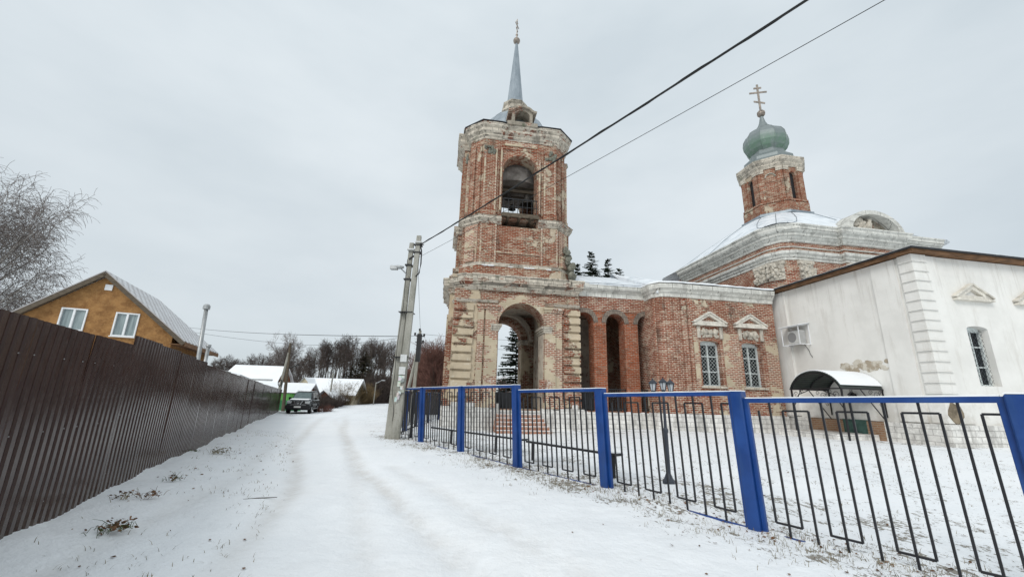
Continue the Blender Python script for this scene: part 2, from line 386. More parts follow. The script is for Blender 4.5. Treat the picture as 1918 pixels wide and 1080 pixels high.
# white lime-washed annex
k = NT('white limewash', .93, .12); n1 = k.noise(.8, 7, .6); n2 = k.noise(7, 5, .6)
c = k.mix(k.ramp(n1, .35, .7), (0.82,0.805,0.765), (0.73,0.715,0.675)); c = k.mix(k.mul(k.ramp(k.noise(1.0,7,.7,sc=(2.2,2.2,.4),loc=(1,5,2)), .52, .68), .5), c, (0.60,0.57,0.52))
sp = k.n('ShaderNodeSeparateXYZ'); k.L(k.P, sp.inputs[0])
tp = k.mul(k.ramp(sp.outputs[2], 4.6, 7.2), k.ramp(k.noise(1.0,7,.75,sc=(4.5,4.5,.22),loc=(3,9,0)), .52, .64)); c = k.mix(k.mul(tp,.5), c, (0.50,0.47,0.42))
low = k.mul(k.ramp(sp.outputs[2], 2.6, .9), k.ramp(k.noise(1.6,7,.7,loc=(6,1,1)), .42, .62)); c = k.mix(k.mul(low, .55), c, (0.50,0.46,0.40))
k.color(c); k.bump(k.mul(n1, k.mul(n2,.25), 'ADD'), .35, .03); M['white'] = k.m
k = NT('peeling plaster', .95, .1); n1 = k.noise(2.5, 9, .7); c = k.mix(k.ramp(n1, .45, .55), (0.62,0.58,0.50), (0.40,0.34,0.26)); k.color(c); k.bump(n1, 1.0, .05); M['peel'] = k.m
k = NT('brown brick patch', .95, .1); c, f = k.brick(k.distort(k.wallvec(), 4, .03), .26, .085, .016, (0.36,0.20,0.11), (0.26,0.13,0.075), (0.36,0.29,0.22)); k.color(k.mix(k.mul(k.noise(3,5),.6), c, (0.3,0.2,0.13))); k.bump(k.mul(1.0,f,'SUBTRACT'), .6, .01); M['brownbrick'] = k.m
k = NT('step brick', .95, .1); c, f = k.brick(k.wallvec(), .26, .15, .012, (0.40,0.19,0.12), (0.30,0.13,0.08), (0.45,0.36,0.30)); k.color(k.mix(k.mul(k.ramp(k.noise(4,6,.7),.5,.62),.5), c, (.62,.58,.54))); M['step'] = k.m
# snow
def snowmat(name, speck=0.0):
    k = NT(name, .55, .35); n1 = k.noise(.5, 6, .6); c = k.mix(k.ramp(n1, .3, .7), (0.86,0.885,0.905), (0.91,0.925,0.935))
    if speck: c = k.mix(k.mul(k.ramp(k.noise(5,7,.75), .60, .66), speck), c, (0.35,0.31,0.27))
    k.color(c); k.bump(k.mul(n1, k.mul(k.noise(14,4),.2), 'ADD'), .3, .04); return k.m
M['snow'] = snowmat('snow'); M['snow_dirty'] = snowmat('thin snow', .6)
k = NT('snow dusted sheet roof', .45, .4); vm = k.n('ShaderNodeSeparateXYZ'); k.L(k.P, vm.inputs[0])
bx, bf = k.brick(k.P, 1.35, 1.9, .02, (1,1,1), (1,1,1), (0,0,0), .3); n1 = k.noise(1.3, 7, .62)
c = k.mix(k.ramp(n1, .40, .72), (0.80,0.835,0.865), (0.55,0.60,0.645)); k.color(k.mix(k.mul(bf,.6), c, (0.25,0.28,0.31))); k.bump(bf, .4, .02); M['snowroof'] = k.m
k = NT('grey roof sheet', .42, .5, .35); n1 = k.noise(2.2, 6, .6, sc=(1,1,.4)); k.color(k.mix(k.ramp(n1,.35,.68), (0.23,0.27,0.30), (0.34,0.38,0.41))); M['greysheet'] = k.m
k = NT('oxidised onion dome sheet', .5, .45, .25); sp = k.n('ShaderNodeSeparateXYZ'); k.L(k.P, sp.inputs[0]); n1 = k.noise(1.5, 6, .65)
g = k.mul(k.ramp(sp.outputs[2], 1.75, 0.55), k.ramp(n1, .25, .6)); c = k.mix(g, (0.21,0.24,0.24), (0.14,0.225,0.165))

k.color(k.mix(k.mul(k.ramp(k.noise(4,6,.7),.5,.7),.5), c, (0.30,0.33,0.32))); M['onion'] = k.m
k = NT('blue paint', .38, .5); n1 = k.noise(3, 6, .6); k.color(k.mix(k.ramp(n1,.35,.7), (0.004,0.040,0.185), (0.006,0.052,0.235))); c = k.mix(k.ramp(n1,.35,.7), (0.004,0.040,0.185), (0.007,0.058,0.25)); ch = k.ramp(k.noise(7,9,.78), .655, .67); c = k.mix(ch, c, (0.10,0.045,0.02)); c = k.mix(k.mul(k.ramp(k.noise(2.2,6,.7,sc=(3,3,.5)), .5,.72), .35), c, (0.03,0.08,0.20)); k.color(c); k.rough(k.ramp(n1,.3,.7,.34,.55)); k.bump(k.noise(26,3), .2, .004); M['blue'] = k.m
M['black'] = simple('black paint', (0.012,0.012,0.015), .42, .5, var=.3, scale=9, bump=.1)
M['dark_iron'] = simple('dark iron', (0.018,0.018,0.02), .55, .4, var=.3)
M['lamp_grey'] = simple('dark grey lamp paint', (0.035,0.042,0.055), .4, .5, var=.2)
k = NT('aged concrete', .92, .15); n1 = k.noise(3.2, 8, .66, sc=(1,1,.35)); c = k.mix(k.ramp(n1,.32,.68), (0.40,0.39,0.345), (0.25,0.245,0.21)); c = k.mix(k.mul(k.ramp(k.noise(18,4,.7),.56,.66),.5), c, (.13,.12,.10)); k.color(c); k.bump(n1,.5,.02); M['concrete'] = k.m
k = NT('brown profiled sheet', .2, .30, .0); n1 = k.noise(2.2, 7, .65, sc=(1,1,.6)); k.color(k.mix(k.ramp(n1,.35,.7), (0.030,0.0155,0.0125), (0.042,0.023,0.0185)))
k.rough(k.ramp(k.noise(9,6,.7), .3, .7, .13, .24)); k.bump(k.noise(1.3,2), .08, .05)
sp = k.n('ShaderNodeSeparateXYZ'); k.L(k.P, sp.inputs[0]); dz = k.mul(k.ramp(sp.outputs[2], .62, .05), k.ramp(k.noise(5,7,.75), .35, .62)); k.color(k.mix(k.mul(dz,.5), k.mix(k.ramp(n1,.35,.7), (0.036,0.0185,0.0145), (0.050,0.027,0.0215)), (0.17,0.145,0.12))); M['brownsheet'] = k.m
k = NT('foam insulated wall', .9, .15); n1 = k.noise(2.0, 8, .72, sc=(1,1,1.3)); c = k.mix(k.ramp(n1,.35,.66), (0.38,0.205,0.080), (0.23,0.115,0.045)); c = k.mix(k.mul(k.ramp(k.noise(6,6,.7),.5,.7),.5), c, (.42,.25,.11)); k.color(c); k.bump(n1,1.0,.08); M['foam'] = k.m
k = NT('weathered wood', .85, .2); n1 = k.noise(3, 7, .65, sc=(1,1,8)); k.color(k.mix(k.ramp(n1,.3,.7), (0.16,0.13,0.095), (0.075,0.06,0.045))); M['wood'] = k.m
k = NT('orange fascia board', .8, .2); n1 = k.noise(2.5, 7, .65, sc=(1,1,5)); k.color(k.mix(k.ramp(n1,.3,.7), (0.25,0.135,0.07), (0.115,0.065,0.036))); M['fascia'] = k.m
M['pvc'] = simple('white window frame', (0.78,0.79,0.80), .4, .4, var=.05)
M['old_frame'] = simple('grey white painted frame', (0.66,0.71,0.70), .6, .3, var=.15, scale=12)
k = NT('dark window glass', .08, .16); n1 = k.noise(1.1,4); k.color(k.mix(n1, (0.006,0.008,0.009), (0.022,0.027,0.03))); k.rough(.07); k.bump(k.noise(2.0,2),.05,.02); M['glass'] = k.m
k = NT('curtained glass', .15, .6); n1 = k.noise(1.5,6,.6,sc=(6,6,.6)); k.color(k.mix(k.ramp(n1,.3,.7), (0.30,0.36,0.36), (0.17,0.21,0.22))); M['curtain'] = k.m
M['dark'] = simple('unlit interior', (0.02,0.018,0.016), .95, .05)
M['screen'] = simple('windscreen with painted reflection', (0.11,0.15,0.15), .12, .4, var=.2)  # pale grey-green reflection is put into the windscreen's base colour
k = NT('snow dusted tile roof', .7, .3); bx, bf = k.brick(k.P, .34, .36, .05, (1,1,1), (.85,.85,.85), (0,0,0), .4); n1 = k.noise(1.5, 7, .65)
c = k.mix(k.ramp(n1,.3,.65), (0.88,0.90,0.915), (0.70,0.70,0.71)); k.color(k.mix(k.mul(bf,.75), c, (0.30,0.27,0.26))); k.bump(k.mul(1.,bf,'SUBTRACT'),.6,.03); M['tile_roof'] = k.m
M['bark'] = simple('dark bark', (0.075,0.062,0.052), .95, .1, var=.4, scale=5)
M['twig'] = simple('bare twigs', (0.085,0.068,0.060), .95, .1, var=.35, scale=1.5)
M['twig_grey'] = simple('grey twigs', (0.165,0.14,0.128), .95, .1, var=.25, scale=1.5)
M['twig_red'] = simple('reddish twigs', (0.165,0.085,0.068), .95, .1, var=.3, scale=1.5)
M['willow'] = simple('yellow brown willow twigs', (0.16,0.115,0.062), .95, .1, var=.35, scale=1.5)
k = NT('birch bark', .85, .2); n1 = k.noise(2.5,7,.7,sc=(1,1,2)); k.color(k.mix(k.ramp(n1,.47,.6), (0.46,0.44,0.41), (0.10,0.085,0.075))); M['birch'] = k.m
k = NT('spruce needles', .85, .2); n1 = k.noise(2.2,5,.6); k.color(k.mix(k.ramp(n1,.3,.7), (0.026,0.046,0.028), (0.065,0.092,0.055))); M['needles'] = k.m
M['pine_brown'] = simple('dull brown green needles', (0.055,0.050,0.032), .9, .1, var=.4, scale=1.2)
M['grass'] = simple('dry grass', (0.20,0.165,0.095), .9, .1, var=.4, scale=3)
M['weed'] = simple('frozen green weed', (0.07,0.10,0.04), .9, .1, var=.4, scale=20)
M['leaf'] = simple('dead leaves', (0.15,0.082,0.045), .85, .2, var=.6, scale=8)
k = NT('green sheet fence', .4, .4); sp = k.n('ShaderNodeSeparateXYZ'); k.L(k.P, sp.inputs[0]); k.color(k.mix(k.ramp(sp.outputs[2], 1.02, 1.06), (0.035,0.20,0.075), (0.14,0.42,0.10))); M['green'] = k.m
M['paint'] = simple('dark grey green car paint', (0.045,0.055,0.060), .22, .5, .5, var=.15)
M['bumper'] = simple('black plastic', (0.012,0.012,0.013), .55, .3)
M['tyre'] = simple('tyre rubber', (0.014,0.014,0.014), .85, .2)
M['chrome'] = simple('dull chrome', (0.55,0.56,0.57), .25, .5, .9)
M['lens'] = simple('headlight lens', (0.50,0.52,0.53), .15, .6, .2)
M['plate'] = simple('plate white', (0.60,0.60,0.58), .6, .3)
M['cream'] = simple('cream painted gable', (0.52,0.46,0.34), .85, .2, var=.15, scale=3)
M['redbrown'] = simple('red brown wall', (0.20,0.085,0.05), .85, .2, var=.3, scale=3)
M['steel'] = simple('galvanised pipe', (0.38,0.39,0.39), .45, .5, .5, var=.15)
M['cross'] = simple('dull gilt metal', (0.30,0.255,0.215), .5, .5, .4, var=.3)
M['brass'] = simple('dark bronze', (0.05,0.045,0.04), .5, .4, .4)
M['paper'] = simple('pale paper', (0.62,0.63,0.62), .9, .1, var=.1, scale=20)
M['poster'] = None
k = NT('torn paper scraps', .9, .1); vo = k.n('ShaderNodeTexVoronoi'); vo.inputs['Scale'].default_value = 9; k.L(k.P, vo.inputs['Vector']); sv = k.n('ShaderNodeHueSaturation'); sv.inputs['Saturation'].default_value = .35; sv.inputs['Value'].default_value = .9; k.L(vo.outputs['Color'], sv.inputs['Color'])
k.color(k.mix(.45, sv.outputs[0], (0.55,0.56,0.55))); M['poster'] = k.m
M['ac'] = simple('white plastic casing', (0.62,0.62,0.60), .5, .4, var=.08, scale=6)
M['cable'] = simple('black cable', (0.02,0.02,0.02), .6, .3)
M['canopy'] = simple('dark green grey profiled sheet', (0.030,0.040,0.036), .35, .5, var=.2)
M['greenbox'] = simple('dark green painted metal', (0.045,0.095,0.08), .6, .3, var=.3)
M['lampglass'] = simple('lantern glass', (0.55,0.58,0.60), .2, .5)
# ---------------------------------------------------------------- ground
rng = random.Random(5)
def axis(lo, hi, d0, g, c=0.0):
    out = [c]; d = d0; x = c
    while x < hi: x += d; d *= g; out.append(x)
    x = c; d = d0
    while x > lo: x -= d; d *= g; out.insert(0, x)
    return np.array(out)
ax = axis(-900, 900, 0.085, 1.018, -2.5); ay = axis(-60, 1500, 0.08, 1.0135, 6.0)
GX, GY = np.meshgrid(ax, ay); GZ = np.zeros_like(GX)
for j in range(GX.shape[0]): GZ[j] = gz_arr(GX[j], GY[j])
TR = [[(-1.2,0.5),(-2.3,3.6),(-3.16,6.72),(-4.3,9.2),(-5.5,11.3),(-6.6,14),(-8.2,18),(-10.5,24),(-14.2,34),(-15.6,46),(-15.8,56)],
      [(1.2,1.2),(-.5,4.5),(-1.95,7.24),(-3.1,9.4),(-4.2,11.8),(-5.4,14.8),(-7.0,18.6),(-9.0,24.2),(-12.6,33.5),(-14.0,46),(-14.2,56)]]
TRW = [[(-2.6,.5),(-3.6,4.2),(-4.5,7.6),(-6.4,12),(-9.4,19.5),(-12.6,27),(-16,36)], [(.4,.5),(-1.4,4.6),(-2.9,8.6),(-4.7,12.9),(-7.6,19.8),(-10.4,26),(-13.2,36)], [(2.4,1.5),(.6,4.2),(-1.0,7.0),(-2.4,9.4)]]
def dist_poly(X, Y, pl):
    d = np.full(X.shape, 1e9)
    for (a, b) in zip(pl[:-1], pl[1:]):
        vx, vy = b[0]-a[0], b[1]-a[1]; t = np.clip(((X-a[0])*vx+(Y-a[1])*vy)/(vx*vx+vy*vy), 0, 1)
        d = np.minimum(d, np.hypot(X-a[0]-t*vx, Y-a[1]-t*vy))
    return d
BF = [(5.9,1.8),(4.47,3.69),(3.08,5.62),(1.69,7.55),(.22,9.2),(-1.2,11.4),(-2.7,13.7),(-4.2,15.8)]
LF = [(-1.7,-1.6),(-4.35,4.04),(-21.2,39.87)]
dB = dist_poly(GX, GY, BF); dL = dist_poly(GX, GY, LF); dT = np.minimum(dist_poly(GX, GY, TR[0]), dist_poly(GX, GY, TR[1])); dT2 = np.minimum(np.minimum(dist_poly(GX,GY,TRW[0]), dist_poly(GX,GY,TRW[1])), dist_poly(GX,GY,TRW[2]))
near = np.exp(-np.maximum(0, np.hypot(GX, GY-5)-3)/14)
rg = np.random.RandomState(3)
flat = GX.ravel(), GY.ravel()
nn = np.array([mnoise.fractal((x*1.1, y*1.1, 0), 1.0, 2.0, 4) if h > .12 else 0.0 for x, y, h in zip(flat[0], flat[1], near.ravel())]).reshape(GX.shape)
n3 = np.array([mnoise.fractal((x*5.0, y*5.0, 4), 1.0, 2.0, 3) if h > .25 else 0.0 for x, y, h in zip(flat[0], flat[1], near.ravel())]).reshape(GX.shape)
roadm = np.clip(1-np.abs(dT2)/2.0, 0, 1)
GZ = GZ + near*(nn*0.022 + n3*0.010*(1-.4*roadm)) - 0.036*np.exp(-(dT/0.18)**2)*near + 0.010*np.exp(-((dT-.34)/0.16)**2)*near - 0.020*np.exp(-(dT2/0.13)**2)*near
GZ += 0.05*np.exp(-(dL/0.35)**2)*np.clip(nn+.6,0,1.5)      # small bank of snow against the sheet fence
for i in range(46):      # footprints beside the wheel tracks
    t_ = i/46; px_ = .9-3.6*t_+(.11 if i % 2 else -.11)+rng.uniform(-.04,.04); py_ = 2.2+9.5*t_+rng.uniform(-.05,.05); a_ = .36
    u_ = (GX-px_)*math.cos(a_)+(GY-py_)*math.sin(a_); v_ = -(GX-px_)*math.sin(a_)+(GY-py_)*math.cos(a_)
    if i < 30: GZ -= .022*np.exp(-(u_/.06)**2-(v_/.14)**2)
ny, nx = GX.shape
vs = np.stack([GX, GY, GZ], -1).reshape(-1, 3)
ii = np.arange(ny*nx).reshape(ny, nx)
fs = np.stack([ii[:-1,:-1], ii[:-1,1:], ii[1:,1:], ii[1:,:-1]], -1).reshape(-1, 4)
me = bpy.data.meshes.new('ground'); me.from_pydata(vs.tolist(), [], fs.tolist()); me.update()
me.polygons.foreach_set('use_smooth', [True]*len(me.polygons))
ground = bpy.data.objects.new('snowy_ground', me); COL.objects.link(ground); tag(ground, kind='structure')
# where the snow is thin (grass shows) and where wheels have pressed it (grit)
side = np.exp(-(dB/1.0)**2) + 0.35*np.exp(-(dB/2.6)**2)
inside = ((GX-BF[3][0])*0.8 + (GY-BF[3][1])*0.6 > 0)   # churchyard side of the blue fence
yard = np.where(inside, .60, 0.0)
bl = dist_poly(GX, GY, [(-2.4,19.2),(7.2,19.9),(13.6,20.9),(14.9,14.7),(30,17.4)])
farm = np.clip((dist_poly(GX, GY, TR[0]+[(-14,60)])-3.0)/4, 0, 1)*(GY > 30)*.5
thin = np.clip(side*.85 + yard + .5*np.exp(-(bl/.8)**2) + .28*np.exp(-((dL-1.6)/1.0)**2) + .12 + farm, 0, 1)*np.where(dT2 < 1.0, .75, 1)
at = me.attributes.new('thin', 'FLOAT', 'POINT'); at.data.foreach_set('value', thin.ravel().astype(np.float32))
tr = .95*np.exp(-(dT/0.13)**2)*np.clip(np.minimum((GY-2.5)/4.5, (34-GY)/8), 0, 1) + .36*np.exp(-(dT2/0.14)**2) + .20*np.exp(-((GY-4.0)/3.5)**2)*np.exp(-((GX-.2)/1.8)**2)
at = me.attributes.new('track', 'FLOAT', 'POINT'); at.data.foreach_set('value', np.clip(tr,0,1).ravel().astype(np.float32))
k = NT('snow over grass and dirt road', .6, .3)
a1 = k.n('ShaderNodeAttribute', attribute_name='thin').outputs['Fac']; a2 = k.n('ShaderNodeAttribute', attribute_name='track').outputs['Fac']
base = k.mix(k.ramp(k.noise(.35,6,.6), .3, .7), (0.86,0.885,0.905), (0.915,0.93,0.94))
base = k.mix(k.mul(k.ramp(k.noise(2.6,7,.65,sc=(1,.45,1)), .45, .7), .22), base, (0.76,0.785,0.80))
# snow stirred with grit on the track
base = k.mix(k.mul(a2, k.ramp(k.noise(3.5,7,.7,sc=(1,.5,1)), .30, .62, .16, .52)), base, (0.50,0.455,0.40))
# grass and dirt specks
f1 = k.noise(16, 5, .72, sc=(1.0,.55,1)); f2 = k.noise(1.3, 5, .65, loc=(4,2,0)); f3 = k.noise(45, 3, .7)
amt = k.mul(a1, k.ramp(f2, .34, .64, .35, 1.15))
th = k.mul(.80, k.mul(amt, .30), 'SUBTRACT')
d = k.mul(k.mul(f1, k.mul(k.mul(f3, .5, 'SUBTRACT'), .35), 'ADD'), th, 'SUBTRACT')
mask = k.ramp(d, 0.0, 0.06)
dirt = k.mix(k.noise(24,3), (0.10,0.085,0.055), (0.24,0.20,0.14))
c = k.mix(k.mul(mask, .85), base, dirt); k.color(c)
k.rough(k.mix(mask, .6, .95))
hb = k.mul(k.mul(k.noise(5,6,.6), k.mul(k.noise(30,4,.6), .22), 'ADD'), k.mul(mask, .12), 'SUBTRACT')
k.bump(hb, .55, .05); me.materials.append(k.m)
# ---------------------------------------------------------------- bell tower
FA = rad(9)
TW = thing('bell_tower', 'tall ruined red brick bell tower with thin grey spire and open belfry arch', 'bell tower', (-.15, 22.89, 0), FA)
rb = random.Random(11)
def four(fn):
    for q in range(4): fn(Z(q*math.pi/2), q)
def slab(mb, x0, x1, z0, z1, holes, y0, y1, Mx=None): return holed(mb, [(x0,z0),(x1,z0),(x1,z1),(x0,z1)], holes, y0, y1, Mx)
# lower tier: front at y=-3.0
mb = MB()
def lower(Mx, q):
    cx = .18 if q == 0 else 0.0
    a = 1.13; hole = arch_pts(cx-a, cx+a, 1.0, 4.86, 18)
    if q in (1, 3): hole = arch_pts(-.9, .9, 1.9, 4.5, 12)
    slab(mb, -3.12, 3.12, .95, 6.62, [hole] if q != 1 else [], -3.0, -1.9, Mx)
for q in (0, 2): lower(Z(q*math.pi/2), q)
for q in (1, 3):
    hole = arch_pts(-.95, .95, 1.0, 4.6, 12)
    slab(mb, -1.9, 1.9, .95, 6.62, [hole] if q == 1 else [], -3.1, -2.1, Z(q*math.pi/2))
mb.build('lower_wall', M['brick_low'], TW)
mb = MB()   # ceiling of the porch and its vault ribs
mb.box(-1.9+-.2, 2.1, -1.9, 1.9, 6.3, 6.6)
for y in (-1.9+.002, 1.3): ring(mb, -1.5, 1.5, 4.75, .22, y, y+.55, 20)
mb.box(-2.1, -1.75, -1.0, 1.0, 1.0, 6.3); mb.box(1.75, 2.1, -1.3, 1.3, 1.0, 6.3)
mb.build('vault', M['inner'], TW)
# front relief: corner blocks, pilasters, arch surround
mb = MB(); P0 = -3.0
for (x0, x1) in ((-3.12, -2.16), (2.30, 3.16)):
    z = 1.12; k_ = 0
    while z < 5.75:
        h = .30; j = rb.uniform(-.03, .03)
        mb.box(x0+(.0 if x0 < 0 else j), x1+(0 if x0 > 0 else j), P0-.10-rb.uniform(0,.03), P0+.02, z, z+h); z += .40
mb.split('corner_blocks', M['brick_low'], TW, eps=.12, bevel=.02)
mb = MB()
for (x0, x1, o) in ((-1.95,-1.66,.06), (-1.58,-.98,.13), (1.34,1.88,.13), (1.90,2.22,.07)):
    mb.box(x0, x1, P0-o, P0+.02, 1.05, 5.62); mb.box(x0-.04, x1+.04, P0-o-.05, P0+.02, 5.62, 5.74); mb.box(x0-.08, x1+.08, P0-o-.10, P0+.02, 5.74, 5.86)
    mb.box(x0-.05, x1+.05, P0-o-.06, P0+.02, 1.052, 1.32)
k = NT('cream plaster', .93, .12); n1 = k.noise(1.1, 8, .66); c = k.mix(k.ramp(n1,.3,.65), (0.56,0.475,0.345), (0.44,0.37,0.265))
v = k.distort(k.wallvec(), 7., .03); bc, bf = k.brick(v, .27, .088, .024, (0.34,0.10,0.055), (0.16,0.05,0.03), (0.50,0.42,0.33), .25)
c = k.mix(k.ramp(k.noise(.8,9,.66,loc=(2,2,5),sc=(1,1,2.2)), .470, .478), c, bc)
c = k.mix(k.mul(k.ramp(k.noise(3,7,.7,loc=(1,1,9)), .6, .68), .6), c, (.66,.63,.57)); k.color(c); k.bump(n1, .5, .03); M['cream_plaster'] = k.m
mb.split('pilaster', M['cream_plaster'], TW, eps=.005)
mb = MB(); ring(mb, .18-1.15, .18+1.15, 4.86, .42, P0-.09, P0+.01, 22); ring(mb, .18-1.15, .18+1.15, 4.86, .10, P0-.13, P0+.01, 22)
mb.build('arch_surround', M['cream_plaster'], TW)
mb = MB()   # imposts of the door arch
for sx in (-1, 1):
    for (z0, z1, o) in ((4.60,4.70,.05),(4.70,4.80,.10),(4.80,4.90,.16)):
        xa = .18+sx*(1.13-o); xb = .18+sx*1.50
        mb.box(min(xa,xb), max(xa,xb), P0-.10-o, -1.88+o, z0, z1)
for y in (1.9,):
    for sx in (-1, 1):
        for (z0, z1, o) in ((4.60,4.70,.05),(4.70,4.88,.11)):
            xa = sx*(1.13-o); xb = sx*1.5; mb.box(min(xa,xb), max(xa,xb), y-.1-o, 3.02, z0, z1)
mb.box(-.98, .98, -.005, 0.0, 9, 9.001) if False else None
mb.split('impost_moulding', M['stone'], TW, eps=.01)
mb = MB(); mb.box(1.29, 1.309, -2.99, -1.9, 1.0, 4.6); mb.box(-.949, -.93, -2.99, -1.9, 1.0, 4.6); mb.split('jamb_plaster', M['inner'], TW)
mb = MB(); mb.box(1.06, 1.36, P0-.22, P0-.12, 1.75, 2.35); mb.build('niche_icon_block', M['brick_bare'], TW, bevel=.02)
# left side projection
mb = MB(); mb.box(-3.34, -3.10, -1.9, 1.9, 1.05, 6.75); mb.box(-1.9+0, 1.9, -2.2, -2.0, 6.5, 6.7); mb.box(-3.12, 3.12, -2.4, 3.0, 6.621, 6.9)
for y in (-1.55, -.95, .95, 1.55): mb.box(-3.42, -3.33, y-.2, y+.2, 1.3, 5.5)
mb.build('side_porch_wall', M['brick_low'], TW)
corn = [(0,0),(.06,.0),(.06,.10),(.14,.16),(.14,.26),(.26,.34),(.34,.36),(.34,.62),(.40,.66),(.40,.72),(.0,.76)]
def prof(z, s=1.0, p=corn, o=0.0): return [(a*s+o, z+b*s) for a, b in p]
mb = MB(); path = [(-3.05,3.1),(-3.05,2.0),(-3.32,1.9),(-3.32,-1.9),(-3.05,-2.0),(-3.05,-2.55),(-2.6,-3.0),(-1.95,-3.0),(-1.95,-3.08),(2.25,-3.08),(2.25,-3.0),(3.0,-3.0),(3.16,-2.4)]
mb.sweep(path, prof(6.56), jit=.018, rng=rb, step=.45, side=-1 if False else 1)
mb.sweep([(-3.12,-2.4),(-2.95,-3.0),(-.98-.02,-3.0)], [(0,5.92),(.08,5.96),(.08,6.03),(.12,6.08),(0,6.1)], jit=.008, rng=rb)
mb.sweep([(1.36,-3.0),(3.14,-3.0)], [(0,5.92),(.08,5.96),(.08,6.03),(.12,6.08),(0,6.1)], jit=.008, rng=rb)
mb.build('lower_cornice', M['cornice_old'], TW)
mb = MB(); mb.box(-3.3, 3.2, -3.05, 3.05, 7.15, 7.30)
mb.prism([(-2.98,-2.2),(-2.2,-2.98),(2.2,-2.98),(2.95,-2.2),(2.95,2.2),(2.2,2.95),(-2.2,2.95),(-2.98,2.2)], 7.28, 7.84)
mb.build('attic_brick', M['brick_up'], TW)
# plinth
mb = MB(); mb.box(-3.35, -.75, -3.22, -2.0, -.3, .97); mb.box(1.12, 3.3, -3.22, -2.0, -.3, .97); mb.box(-3.46, -3.0, -2.1, 2.1, -.3, .99)
mb.box(-.76, 1.13, -3.05, -2.0, -.3, .95)
for (a, b) in ((-3.36, -.8), (1.16, 3.28)):
    for i in range(7):
        x = a+(b-a)*(i+.5)/7; mb.box(x-(b-a)/14.3, x+(b-a)/14.3, -3.16, -2.95, .96, .96+rb.choice([0.04,.12,.28,.30,.10]))
mb.box(-3.0, 3.1, -2.0, 3.1, .6, .94)
mb.split('plinth', M['plinth'], TW, eps=.01, bevel=.015)
mb = MB()
for i in range(6): mb.box(-.95-.03*i, 1.12+.05*i, -3.30-.27*(i+1), -3.2, -.2, .93-.155*(i+1)+.02)
mb.build('steps', M['step'], TW, bevel=.01)
mb = MB()
for i in range(6): mb.box(-.93-.03*i, 1.10+.05*i, -3.28-.27*(i+1), -3.30-.27*i-.05, .95-.155*(i+1)-.002, .95-.155*(i+1)+.018)
mb.build('step_snow', M['snow_dirty'], TW)
mb = MB(); mb.box(-.93, .25, -2.2, -2.14, 1.0, 1.75)
for i in range(6): mb.box(-.93+i*.2, -.90+i*.2, -2.23, -2.2, 1.0, 1.82)
mb.build('gate_panel', M['dark_iron'], TW)
# tier two (pedestal) and belfry: octagon with short corners
def octo(h, c): return [(-h,-h+c),(-h+c,-h),(h-c,-h),(h,-h+c),(h,h-c),(h-c,h),(-h+c,h),(-h,h-c)]
H2, C2 = 2.82, .76
mb = MB()
def t2(Mx, q):
    w = H2-C2
    slab(mb, -w, w, 7.82, 10.62, [[(-.92,10.12),(.92,10.12),(.92,10.56),(-.92,10.56)]] if q in (0,2) else [], -H2, -H2+.9, Mx)
    mb.prism([(-w,-H2),(-w,-w),(-H2,-w)], 7.821, 10.619, Mx)
four(t2)
mb.box(-2,2,-2,2,7.8,7.95)
mb.build('pedestal_wall', M['brick_up'], TW)
mb = MB()
def t2r(Mx, q):
    w = H2-C2; y = -H2
    for (x0, x1) in ((-w+.02, -1.25), (1.25, w-.02)):
        mb.box(x0, x1, y-.07, y+.01, 7.98, 10.2, Mx); mb.box(x0+.16, x1-.16, y-.10, y-.06, 8.35, 9.9, Mx)
    mb.box(-1.2, 1.2, y-.05, y+.01, 8.62, 8.80, Mx); mb.box(-1.2, -1.1, y-.04, y+.01, 8.2, 10.0, Mx); mb.box(1.1, 1.2, y-.04, y+.01, 8.2, 10.0, Mx)
four(t2r)
mc = MB()
for q in range(4):
    Mx = Z(q*math.pi/2)
    for x in (-2.03,-1.29,1.14,1.95): mc.box(x,x+.09,-H2-.085,-H2-.0705,8.0,10.15,Mx)
    mc.box(-1.19,1.19,-H2-.06,-H2-.0505,8.62,8.70,Mx)
mc.split('plaster_strip', M['cream_plaster'], TW, eps=.005)
mb.split('pedestal_pilaster', M['brick_up'], TW)
mb = MB()   # plaster panels on the cut corners
for q in range(4):
    Mx = Z(q*math.pi/2) @ Matrix.Translation((-(H2+H2-C2)/2, -(H2+H2-C2)/2, 0)) @ Z(-math.pi/4)
    mb.box(-.42,.42,-.05,.02,7.98,10.15,Mx); mb.box(-.27,.27,-.09,-.04,8.9,9.95,Mx); mb.box(-.30,.30,-.16,-.04,8.12,8.62,Mx); mb.box(-.34,.34,-.20,-.04,8.62,8.72,Mx)
mb.split('corner_panel', M['cream_plaster'], TW, bevel=.01)
mb = MB(); oc = octo(H2, C2)
mb.sweep(oc, [(0,7.84),(.14,7.88),(.14,8.00),(.05,8.08),(0,8.1)], closed=True, jit=.012, rng=rb)
# upper cornice of the pedestal stops at the belfry opening
for q in range(4):
    Mq = Z(q*math.pi/2); pts = [Mq @ Vector(p) for p in [(-.98,-H2-.02,0),(-(H2-C2),-H2-.02,0),(-H2-.02,-(H2-C2),0),(-H2-.02,-.98,0)]]
    mb.sweep([(p.x,p.y) for p in pts][::-1], [(0,10.16),(.10,10.2),(.10,10.3),(.24,10.38),(.24,10.5),(.30,10.54),(0,10.66)], jit=.015, rng=rb)
mb.split('pedestal_cornice', M['cornice_old'], TW)
# scrolls of stone in the corner towards the gallery
mb = MB()
for i in range(34):
    t = i/33; mb.ball((2.62+.42*t+rb.uniform(-.1,.1), -2.5+rb.uniform(-.25,.3), 9.1-1.6*t+rb.uniform(-.15,.15)), rb.uniform(.10,.22), 7, (1,1,1), .2, rb)
mb.build('stone_scroll', M['relief_dark'], TW)
